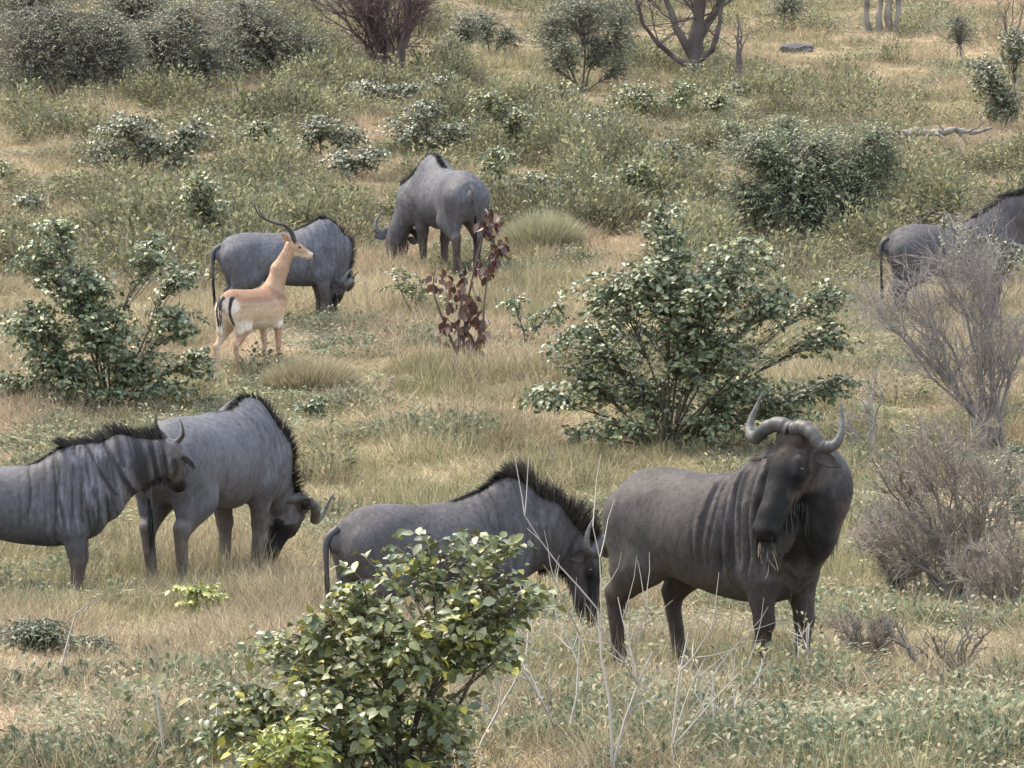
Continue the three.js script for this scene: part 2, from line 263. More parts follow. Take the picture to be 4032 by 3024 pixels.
  const paint = (x, y, z, p) => {
    const tag = p ? p.tag : 'torso', fine = 0.62 + 0.5 * noise(x * 75 + seed, y * 26, z * 75) + 0.26 * noise(x * 31, y * 11 + seed, z * 31), patch = 0.66 + 0.68 * fbm(x * 4.3 + seed * 3, y * 3.7, z * 4.3);
    let c = coat.map(v => v * fine * patch), st = 0;
    if (tag === 'torso' || tag === 'arm') { const w = x + 0.22 * (y - 0.95) * (y - 0.95) + (noise(x * 5, y * 4, z > 0 ? 3 : 9) - 0.5) * 0.05; st = smooth(0.1, 0.95, Math.cos(w * 84) * 0.7 + 0.3 * Math.cos(w * 57 + y * 3)) * smooth(0.2, 0.6, noise(x * 7, y * 3, z * 3 + seed)) * smooth(-0.05, 0.2, x) * smooth(0.55, 0.75, y + D) * stripes; }
    else if (tag === 'neck0' || tag === 'neck1') { const t = (x - n0.x) * p.ux + (y - n0.y) * p.uy + (z - n0.z) * p.uz; st = stripes * smooth(0.35, 0.75, noise(t * 22 + (y + z) * 2, seed, Math.abs(z) * 3) * 0.7 + 0.3 * noise(t * 60, y * 8, z * 8)); c = c.map((v, i) => v * [1.08, 1.05, 1.02][i]); }
    if (tag === 'head' || tag === 'jaw' || tag === 'neck1') {
      q.set(x, y, z).sub(poll); const a = q.dot(f) / hz, b = q.dot(u) / hz, k = Math.abs(q.dot(r)) / hz; const n = (noise(x * 24, y * 24, z * 24) - 0.5) * 0.05;
      const fr = smooth(-0.105, -0.035, b + n * 1.4) * smooth(-0.02, 0.07, a + n), mz = smooth(0.27, 0.42, a + n * 1.5), m = tag === 'neck1' ? 0 : Math.max(fr * (0.55 + 0.45 * smooth(0.1, 0.2, a)), mz);
      if (tag !== 'neck1') { c = c.map((v, i) => lerp(v * [1.12, 1.02, 0.95][i], face[i] * fine, m)); if (throat && a < 0.13 && b > -0.09) c = c.map((v, i) => lerp(v, [0.05, 0.038, 0.032][i] * fine, smooth(0.13, 0.05, a + n))); }
    }
    if (tag === 'torso' || tag === 'arm' || tag === 'neck0' || tag === 'neck1') { const b = smooth(0.5, 0.74, noise(x * 42 + y * 6, y * 5 + seed, z * 9)) * smooth(0.05, 0.4, x) * smooth(0.5, 0.7, y + D) * stripes, l = smooth(0.55, 0.8, noise(x * 36 + y * 5 + 50, y * 4 + seed, z * 8)) * smooth(0.1, 0.4, x) * stripes; st = Math.max(st, b * 0.75); c = c.map((v, i) => v * (1 + l * [0.55, 0.58, 0.62][i])); }
    if (throat > 0 && (tag === 'neck0' || tag === 'neck1' || tag === 'torso' || tag === 'jaw')) { q.set(x, y, z).sub(H(0.34, -0.30)); const t = (1 - smooth(0.17, 0.30, q.length() + (noise(x * 14, y * 14, z * 14) - 0.5) * 0.1)) * throat; c = c.map((v, i) => lerp(v, face[i] * fine, t)); }
    if (tag === 'leg' || tag === 'shin') { const k = smooth(0.62, 0.4, y); c = c.map((v, i) => lerp(v, (o.shank || [0.085, 0.07, 0.062])[i] * fine * patch, k)); }
    if (tag === 'torso' && x > 0.02 && Math.abs(z) < 0.07 && y > 1.12 - D) c = c.map((v, i) => lerp(v, 0.015 * fine, smooth(0.02, 0.12, x) * (1 - smooth(0.025, 0.05, Math.abs(z) + (noise(x * 30, y * 30, z * 30) - 0.5) * 0.03))));
    if (st > 0) c = c.map((v, i) => lerp(v, [0.022, 0.021, 0.023][i] * fine, st));
    return c;
  };
  const skin = B.mesh(cell / S, paint); part(root, 'body', skin, M.hide);
  part(root, 'coat', pelt(skin, cell < 0.0105 ? 42000 : cell < 0.014 ? 26000 : 12000, cell < 0.014 ? 0.024 : 0.036, cell < 0.014 ? 0.004 : 0.007, seed, p => V(-0.7, -0.75, 0)), M.hide, 'stuff');
  // horns: out and a little down from the boss, then up and in
  const e = f.clone().multiplyScalar(-0.9).addScaledVector(u, 0.32).normalize(), hornC = o.horn || [0.065, 0.063, 0.06], hs = o.hornSize || 1;
  for (const s of [-1, 1]) {
    const K = (l, h, w) => H(0.01, 0.0).addScaledVector(r, s * l * hs).addScaledVector(e, h * hs).addScaledVector(u, w);
    const hp = o.spike ? [K(0.03, 0.0, 0), K(0.09, 0.06, 0.02), K(0.14, 0.16, 0.0), K(0.15, 0.28, -0.02), K(0.13, 0.40, -0.03)] : [K(0.012, 0.03, 0.02), K(0.08, 0.045, 0.035), K(0.16, 0.012, 0.045), K(0.235, -0.045, 0.03), K(0.295, -0.02, 0.005), K(0.318, 0.06, -0.015), K(0.300, 0.15, -0.025), K(0.270, 0.235, -0.02)];
    const pts = spline(hp, 64), g = new Geo(); g.tube(pts, pts.map((_, i) => { const t = i / (pts.length - 1); return hs * (o.spike ? lerp(0.035, 0.004, t) : t < 0.5 ? lerp(0.047, 0.037, t / 0.5) : lerp(0.037, 0.005, Math.pow((t - 0.5) / 0.5, 0.85))) * (1 + (0.05 * Math.sin(t * 75) + 0.10 * (noise(t * 34, s * 5, seed) - 0.5)) * (1 - t)); }), 12, t => { const n = 0.45 + 0.6 * noise(t * 26, s * 3, seed) + 0.5 * noise(t * 90, s * 3, seed); return hornC.map(v => v * n * (t > 0.6 ? 1.7 : 1)); });
    part(root, 'horn', g.build(), M.horn);
    const ear = new Geo(), eb = H(0.055, -0.06, s * 0.095), ed = r.clone().multiplyScalar(s).addScaledVector(e, -0.25).addScaledVector(u, -0.12).normalize();
    const ec = coat.map(v => v * 0.8); ear.leaf(eb, ed, u, 0.19, 0.085, ec, 0.15); ear.leaf(eb.clone().addScaledVector(u, -0.012), ed, u, 0.185, 0.088, ec, 0.2);
    part(root, 'ear', ear.build(), M.hide);
    const eye = part(root, 'eye', new THREE.SphereGeometry(0.021, 12, 10), M.eye); eye.position.copy(H(0.165, -0.022, s * 0.098));
  }
  // mane along the crest, fringe under the throat
  const march = (c, d) => { let t = 0.02; for (let k = 0; k < 60; k++) { const w = B.dist(c.x + d.x * t, c.y + d.y * t, c.z + d.z * t); if (w > -0.004) break; t += Math.max(0.004, -w * 0.8); } return c.clone().addScaledVector(d, t); };
  const axis = [V(0.05, 1.0 - D, 0), V(0.3, 1.02 - D, 0), n0, n1, n2], curve = new THREE.CatmullRomCurve3(axis, false, 'centripetal');
  const crestAt = t => { const tn = curve.getTangent(t), up = V(0, 1, 0).lerp(u.clone().addScaledVector(f, -0.4), smooth(0.62, 1, t)); return up.addScaledVector(tn, -up.dot(tn)).normalize(); };
  const mane = new Geo(), nM = o.maneCount || 1500;
  for (let k = 0; k < nM; k++) {
    const t = Math.pow(R(), 0.85), c = curve.getPoint(t), cr = crestAt(t), tn = curve.getTangent(t), lat = V().crossVectors(tn, cr).normalize(), w = (R() + R() - 1), s0 = cr.clone().addScaledVector(lat, w * lerp(0.16, 0.1, t)).normalize(), p = march(c, s0), g = smooth(0.38, 0.62, t);
    const L = lerp(0.07, maneLen, g * (0.55 + 0.75 * noise(t * 14, seed))) * (0.6 + 0.6 * R()) * (0.4 + 0.6 * smooth(0, 0.15, t));
    const d = cr.clone().multiplyScalar(lerp(0.22, 0.35 + 0.65 * maneStand, g)).addScaledVector(tn, -lerp(0.9, 0.75 - 0.5 * maneStand, g)).addScaledVector(lat, w * 0.5 + (R() - 0.5) * 0.7 * g).normalize();
    const br = R() < maneTint * g ? 0.04 + 0.06 * R() : 0.011 + 0.012 * R();
    mane.strand(p.addScaledVector(cr, -0.015), d, V((R() - 0.5) * 0.7 * g, -0.35 * (1.4 - maneStand) * (0.3 + g), (R() - 0.5) * 0.7 * g), L, lerp(0.016, 0.008, g), [br * 1.08, br * 0.95, br * 0.84], 3, tn.clone().addScaledVector(lat, (R() - 0.5) * 2));
  }
  part(root, 'mane', mane.build(), M.hair);
  const bd = new Geo();
  for (let k = 0; k < fringe * 2; k++) {
    let p, t = R();
    if (t < 0.5) p = H(0.08 + R() * 0.3, -0.10, (R() - 0.5) * 0.09), p = march(p, u.clone().negate());
    else { t = lerp(0.84, 0.98, R()); const c = curve.getPoint(t), cr = crestAt(t), tn = curve.getTangent(t), lat = V().crossVectors(tn, cr); p = march(c, cr.clone().negate().addScaledVector(lat, (R() - 0.5) * 0.5).normalize()); }
    const b = 0.010 + 0.012 * R(); bd.strand(p.addScaledVector(u, 0.01), V((R() - 0.5) * 0.5, -1, (R() - 0.5) * 0.5).normalize(), V(0, -0.4, 0), beard * (0.25 + 0.9 * R() * R()), 0.007, [b, b, b], 3);
  }
  part(root, 'beard', bd.build(), M.hair, 'stuff');
  // tail
  const tp = (o.tail || [[-0.80, 1.05, 0], [-0.885, 0.98, 0.0], [-0.90, 0.82, 0.01], [-0.885, 0.62, 0.015]]).map(a => V(a[0], a[1] - D, a[2])), tg = new Geo(), tpts = spline(tp, 14);
  tg.tube(tpts, tpts.map((_, i) => lerp(0.034, 0.013, i / 14)), 7, coat.map(v => v * 0.55));
  for (let k = 0; k < 300; k++) { const t = 0.18 + 0.82 * Math.sqrt(R()), p = tpts[Math.round(t * 14)], d = V((R() - 0.5) * 0.3, -1, (R() - 0.5) * 0.3), b = 0.009 + 0.01 * R(); tg.strand(p.clone(), d.addScaledVector(tpts[14].clone().sub(tpts[12]).normalize(), 0.8), V(0, -0.5, 0), (0.14 + 0.26 * R()) * (0.5 + t * 0.6), 0.012, [b, b, b], 3); }
  part(root, 'tail', tg.build(), M.hair);
  for (const ho of feet) { const g = new Geo(), a = ho; g.tube([V(a.x - 0.01, 0.075, a.z), V(a.x + 0.012, 0.035, a.z), V(a.x + 0.03, 0.0, a.z)], [0.043, 0.05, 0.054], 9, [1, 1, 1]); part(root, 'hoof', g.build(), M.hoof); }
  root.userData.head = { H, poll, f, u, r };
  return root;
}
const HERD = 'wildebeest grazing in the dry grass';
let BULL_MOUTH = null;
function herd(label, spec) { const w = wildebeest(spec); BULL_MOUTH ??= w.userData.head.H(0.50, -0.12, 0.03); delete w.userData.head; return place(w, 'wildebeest', label, 'wildebeest', HERD); }
// bull in front, head up, chewing
herd('large wildebeest bull standing with raised head facing the viewer, chewing grass', { at: [1.20, -39.3], turn: 48, size: 1.0, cell: 0.0095, seed: 3, coat: [0.062, 0.055, 0.054], stripes: 0.85, fold: 0.032, belly: 0.035, throat: 1, neckWide: 1.3, neckDeep: 1.05, headSize: 1.16, poll: [0.40, 1.50, 0.76], face_dir: [-0.35, -0.87, 0.36], brow_dir: [-0.55, 0.40, 0.73], neck: [0.54, 1.20, 0.52], front: [[0.05, 0], [-0.05, 0]], hind: [[0.16, 0], [-0.12, 0]], maneLen: 0.1, maneStand: 0.3, horn: [0.06, 0.057, 0.056], hornSize: 1.0, shank: [0.05, 0.038, 0.032], beard: 0.2, fringe: 450,
  tail: [[-0.80, 1.05, 0], [-0.87, 0.99, -0.05], [-0.885, 0.84, -0.07], [-0.87, 0.66, -0.06]] });
herd('wildebeest grazing behind the yellow-green bush, ruffled brown mane on its neck', { at: [-0.47, -43.7], turn: -24, size: 0.88, cell: 0.010, drop: 0.13, seed: 7, coat: [0.082, 0.077, 0.082], stripes: 0.5, fold: 0.008, poll: [1.02, 0.64, -0.32], face_dir: [0.03, -0.97, 0.12], brow_dir: [0.96, 0.05, 0.25], neck: [0.67, 0.74, -0.24], maneLen: 0.21, maneStand: 0.75, maneCount: 2600, maneTint: 0.7, hind: [[-0.1, 0], [0.15, 0]], horn: [0.05, 0.048, 0.047] });
herd('wildebeest seen from behind with head down, one pale horn upright, beside the leftmost animal', { at: [-2.32, -51.6], turn: -66, size: 1.1, hump: 0.11, cell: 0.0115, seed: 11, coat: [0.108, 0.107, 0.120], stripes: 0.35, fold: 0.005, poll: [0.68, 0.56, -0.88], face_dir: [-0.42, -0.88, 0.2], brow_dir: [0.75, -0.2, 0.62], neck: [0.44, 0.92, -0.62], maneLen: 0.12, maneStand: 0.4, shank: [0.12, 0.10, 0.088], horn: [0.07, 0.068, 0.062], hornSize: 0.88, beard: 0.1 });
herd('striped grey wildebeest cut by the left edge, bristling mane, head turned away', { at: [-3.66, -50.0], turn: 3, size: 0.86, cell: 0.0115, seed: 13, coat: [0.095, 0.094, 0.106], stripes: 0.95, fold: 0.009, neckDeep: 1.1, neckWide: 1.1, poll: [1.14, 1.20, -0.06], face_dir: [0.12, -0.62, -0.78], brow_dir: [0.35, 0.65, -0.6], neck: [0.80, 1.05, 0.0], maneLen: 0.17, maneStand: 0.85, maneCount: 2400, maneTint: 0.6, beard: 0.1, hornSize: 0.85, spike: true });
herd('grey wildebeest with lowered head standing behind the impala', { at: [-2.65, -78], turn: -16, size: 0.9, cell: 0.016, seed: 17, coat: [0.11, 0.11, 0.126], stripes: 0.35, poll: [0.74, 0.50, -0.2], face_dir: [-0.35, -0.92, 0.12], brow_dir: [0.92, -0.25, 0.12], neck: [0.56, 0.90, -0.18], maneLen: 0.11, maneStand: 0.5, beard: 0.08 });
herd('wildebeest showing its rump and tail, grazing behind the dry red-leaved sapling', { at: [-0.80, -86], turn: 251, size: 1.12, cell: 0.016, seed: 19, coat: [0.10, 0.099, 0.111], stripes: 0.3, poll: [-0.62, 0.52, -0.85], face_dir: [-0.12, -0.98, 0.0], brow_dir: [0.35, 0.1, -0.9], neck: [-0.48, 0.95, -0.62], maneLen: 0.1, maneStand: 0.4, beard: 0.08, tail: [[-0.80, 1.06, 0], [-0.87, 0.98, 0.01], [-0.885, 0.82, 0.02], [-0.875, 0.7, 0.02]] });
herd('wildebeest half hidden by bare grey twigs at the right edge', { at: [5.10, -79], turn: -14, size: 0.95, cell: 0.016, seed: 23, coat: [0.082, 0.077, 0.082], stripes: 0.35, poll: [1.02, 1.52, -0.3], face_dir: [0.75, -0.62, -0.2], brow_dir: [0.6, 0.75, -0.1], neck: [0.74, 1.26, -0.2], maneLen: 0.15, maneStand: 0.6, beard: 0.1 });

// ------------------------------------------------------------------ the impala ram
{
  const at = [-2.64, -69], psi = -56 * Math.PI / 180, cs = Math.cos(psi), sn = Math.sin(psi), S = 1.0;
  const loc = ([X, Y, Z]) => V((X * cs + Z * sn) / S, Y / S, (-X * sn + Z * cs) / S), dirl = ([X, Y, Z]) => V(X * cs + Z * sn, Y, -X * sn + Z * cs).normalize();
  const root = new THREE.Group(); root.position.set(at[0], groundY(...at) - 0.02, at[1]); root.rotation.y = -psi;
  const B = new Flesh(), Z = V(0, 0, 1);
  B.profile([[-0.50, 0.82, 0.70, 0.035], [-0.46, 0.875, 0.62, 0.10], [-0.36, 0.915, 0.56, 0.145], [-0.18, 0.905, 0.52, 0.16], [0.02, 0.895, 0.49, 0.17], [0.2, 0.905, 0.485, 0.16], [0.34, 0.93, 0.51, 0.135], [0.43, 0.90, 0.57, 0.10], [0.49, 0.82, 0.66, 0.06]]);
  const feet = [];
  for (const s of [-1, 1]) {
    const ho = V(0.34 + s * 0.02, 0.025, s * 0.075), hh = V(-0.40 + s * 0.07, 0.025, s * 0.08);
    B.limb(V(0.35, 0.72, s * 0.08), V(0.31, 0.52, s * 0.1), [0.1, 0.06], [0.055, 0.04], Z, 0.04, 'arm'); B.limb(V(0.31, 0.52, s * 0.1), V(0.335, 0.30, s * 0.085), [0.046, 0.038], [0.026, 0.024], Z, 0.03, 'leg'); B.limb(V(0.335, 0.30, s * 0.085), V(0.325 + s * 0.02, 0.085, s * 0.075), [0.024, 0.022], [0.016, 0.016], Z, 0.02, 'leg'); B.limb(V(0.325 + s * 0.02, 0.085, s * 0.075), ho, [0.02, 0.018], [0.022, 0.02], Z, 0.01, 'leg');
    const hx = s * 0.07; B.limb(V(-0.33, 0.74, s * 0.075), V(-0.26 + hx * 0.3, 0.53, s * 0.1), [0.15, 0.08], [0.075, 0.05], Z, 0.05, 'thigh'); B.limb(V(-0.41, 0.70, s * 0.075), V(-0.38 + hx * 0.5, 0.50, s * 0.09), [0.07, 0.06], [0.045, 0.04], Z, 0.05, 'thigh'); B.limb(V(-0.26 + hx * 0.3, 0.53, s * 0.1), V(-0.44 + hx * 0.8, 0.34, s * 0.085), [0.07, 0.045], [0.03, 0.024], Z, 0.04, 'leg'); B.limb(V(-0.455 + hx * 0.8, 0.35, s * 0.085), V(-0.425 + hx, 0.085, s * 0.08), [0.027, 0.022], [0.017, 0.017], Z, 0.02, 'leg'); B.limb(V(-0.425 + hx, 0.085, s * 0.08), hh, [0.02, 0.018], [0.022, 0.02], Z, 0.01, 'leg'); feet.push(ho, hh);
  }
  const poll = loc([0.385, 1.37, -0.32]), f = dirl([0.90, -0.34, -0.22]), u = dirl([0.33, 0.94, -0.05]); u.addScaledVector(f, -u.dot(f)).normalize(); const r = V().crossVectors(f, u);
  const hz = 1.15, H = (a, b, c = 0) => poll.clone().addScaledVector(f, a * hz).addScaledVector(u, b * hz).addScaledVector(r, c * hz);
  const n0 = V(0.34, 0.78, 0), n1 = loc([0.27, 1.08, -0.30]), n2 = H(0.02, -0.05);
  B.limb(n0, n1, [0.13, 0.105], [0.092, 0.072], Z, 0.08, 'neck'); B.limb(n1, n2, [0.092, 0.072], [0.068, 0.052], Z, 0.05, 'neck');
  B.limb(H(0.01, -0.04), H(0.09, -0.045), [0.05, 0.05], [0.052, 0.052], r, 0.03, 'head'); B.limb(H(0.08, -0.045), H(0.215, -0.055), [0.05, 0.044], [0.026, 0.025], r, 0.03, 'head'); B.limb(H(0.06, -0.085), H(0.2, -0.078), [0.032, 0.03], [0.018, 0.02], r, 0.03, 'jaw');
  const paint = (x, y, z, p) => {
    const tag = p ? p.tag : 'torso', n = 0.88 + 0.24 * noise(x * 60, y * 60, z * 60), red = [0.29, 0.165, 0.10], tan = [0.43, 0.285, 0.185], white = [0.66, 0.58, 0.49], black = [0.02, 0.016, 0.014]; let c = tan;
    const j = (noise(x * 9, y * 9, z * 9) - 0.5) * 0.05, mix = (a, b, t) => a.map((v, i) => lerp(v, b[i], t));
    if (tag === 'torso' || tag === 'arm' || tag === 'thigh') { c = mix(tan, red, smooth(0.74, 0.80, y + j)); c = mix(c, [0.56, 0.40, 0.27], smooth(0.74, 0.68, y + j)); c = mix(c, white, smooth(0.62, 0.56, y + j)); }
    if (tag === 'neck') { c = mix(tan, red, 0.1); if (y < 0.95) c = mix(c, red, 0.25); }
    if (tag === 'leg') c = mix(tan, white, smooth(0.0, 0.03, (z > 0 ? -(z - 0.085) : z + 0.085)) * 0.7);
    if (tag === 'head' || tag === 'jaw') { const q = V(x, y, z).sub(poll), a = q.dot(f), b = q.dot(u); c = mix(tan, red, smooth(-0.03, 0.0, b)); c = mix(c, white, smooth(-0.075, -0.095, b)); c = mix(c, white, smooth(0.19, 0.21, a) * 0.6); }
    if (tag === 'torso' || tag === 'thigh') { // pale seat with a black line down either side
      const w = smooth(-0.40, -0.45, x + j * 0.4) * smooth(0.87, 0.80, y); c = mix(c, white, w * 0.8);
      const band = Math.abs(Math.abs(z) - 0.075 - (0.85 - y) * 0.03); if (x < -0.38 && y > 0.54 && y < 0.85 && band < 0.016) c = black;
    }
    return c.map(v => v * n);
  };
  const skin = B.mesh(0.011, paint); part(root, 'body', skin, vcol(0.65)); part(root, 'coat', pelt(skin, 12000, 0.03, 0.005, 2, p => V(-0.7, -0.75, 0)), M.hide, 'stuff');
  for (const s of [-1, 1]) {
    // lyre horns sweeping up, back and up again
    const K = (l, b, h) => H(0.035, 0.0).addScaledVector(r, s * l).add(dirl([-0.95, 0.2, 0.1]).multiplyScalar(b)).add(V(0, h, 0));
    const pts = spline([K(0.028, 0, 0), K(0.04, 0.03, 0.09), K(0.075, 0.11, 0.155), K(0.11, 0.23, 0.16), K(0.115, 0.33, 0.19), K(0.095, 0.385, 0.26), K(0.075, 0.40, 0.33)], 40), g = new Geo();
    g.tube(pts, pts.map((_, i) => { const t = i / 40; return lerp(0.021, 0.004, Math.pow(t, 1.3)) * (1 + 0.12 * Math.sin(t * 130) * (1 - smooth(0.6, 0.75, t))); }), 9, [0.05, 0.043, 0.04]); part(root, 'horn', g.build(), M.horn);
    const ear = new Geo(), ed = r.clone().multiplyScalar(s).addScaledVector(f, -0.7).addScaledVector(u, 0.75).normalize(); ear.leaf(H(-0.005, -0.025, s * 0.045), ed, f.clone(), 0.14, 0.055, [0.42, 0.26, 0.16], 0.12); ear.leaf(H(-0.012, -0.025, s * 0.045), ed, f.clone(), 0.135, 0.056, [0.30, 0.17, 0.09], 0.16); part(root, 'ear', ear.build(), M.hide);
    const eye = part(root, 'eye', new THREE.SphereGeometry(0.015, 10, 8), M.eye); eye.position.copy(H(0.085, -0.025, s * 0.047));
  }
  const nose = part(root, 'nose', new THREE.SphereGeometry(0.017, 10, 8), M.lip); nose.position.copy(H(0.236, -0.05));
  const tg = new Geo(), tp = spline([V(-0.49, 0.84, 0), V(-0.54, 0.80, 0), V(-0.55, 0.70, 0.005), V(-0.54, 0.58, 0.01)], 10); tg.tube(tp, tp.map((_, i) => lerp(0.022, 0.012, i / 10)), 7, t => [0.03, 0.025, 0.022]); const R = rng(5);
  for (let k = 0; k < 90; k++) { const w = R() < 0.6 ? [0.68, 0.62, 0.54] : [0.03, 0.025, 0.02]; tg.strand(tp[3 + Math.floor(R() * 8)].clone(), V((R() - 0.5) * 0.5, -1, (R() - 0.5) * 0.7), V(0, -0.3, 0), 0.06 + 0.08 * R(), 0.012, w, 2); }
  part(root, 'tail', tg.build(), M.hair);
  for (const a of feet) { const g = new Geo(); g.tube([V(a.x - 0.005, 0.05, a.z), V(a.x + 0.01, 0.02, a.z), V(a.x + 0.02, 0, a.z)], [0.02, 0.024, 0.025], 8, [1, 1, 1]); part(root, 'hoof', g.build(), M.hoof); }
  place(root, 'impala', 'reddish tan impala ram with lyre horns looking right', 'impala');
}

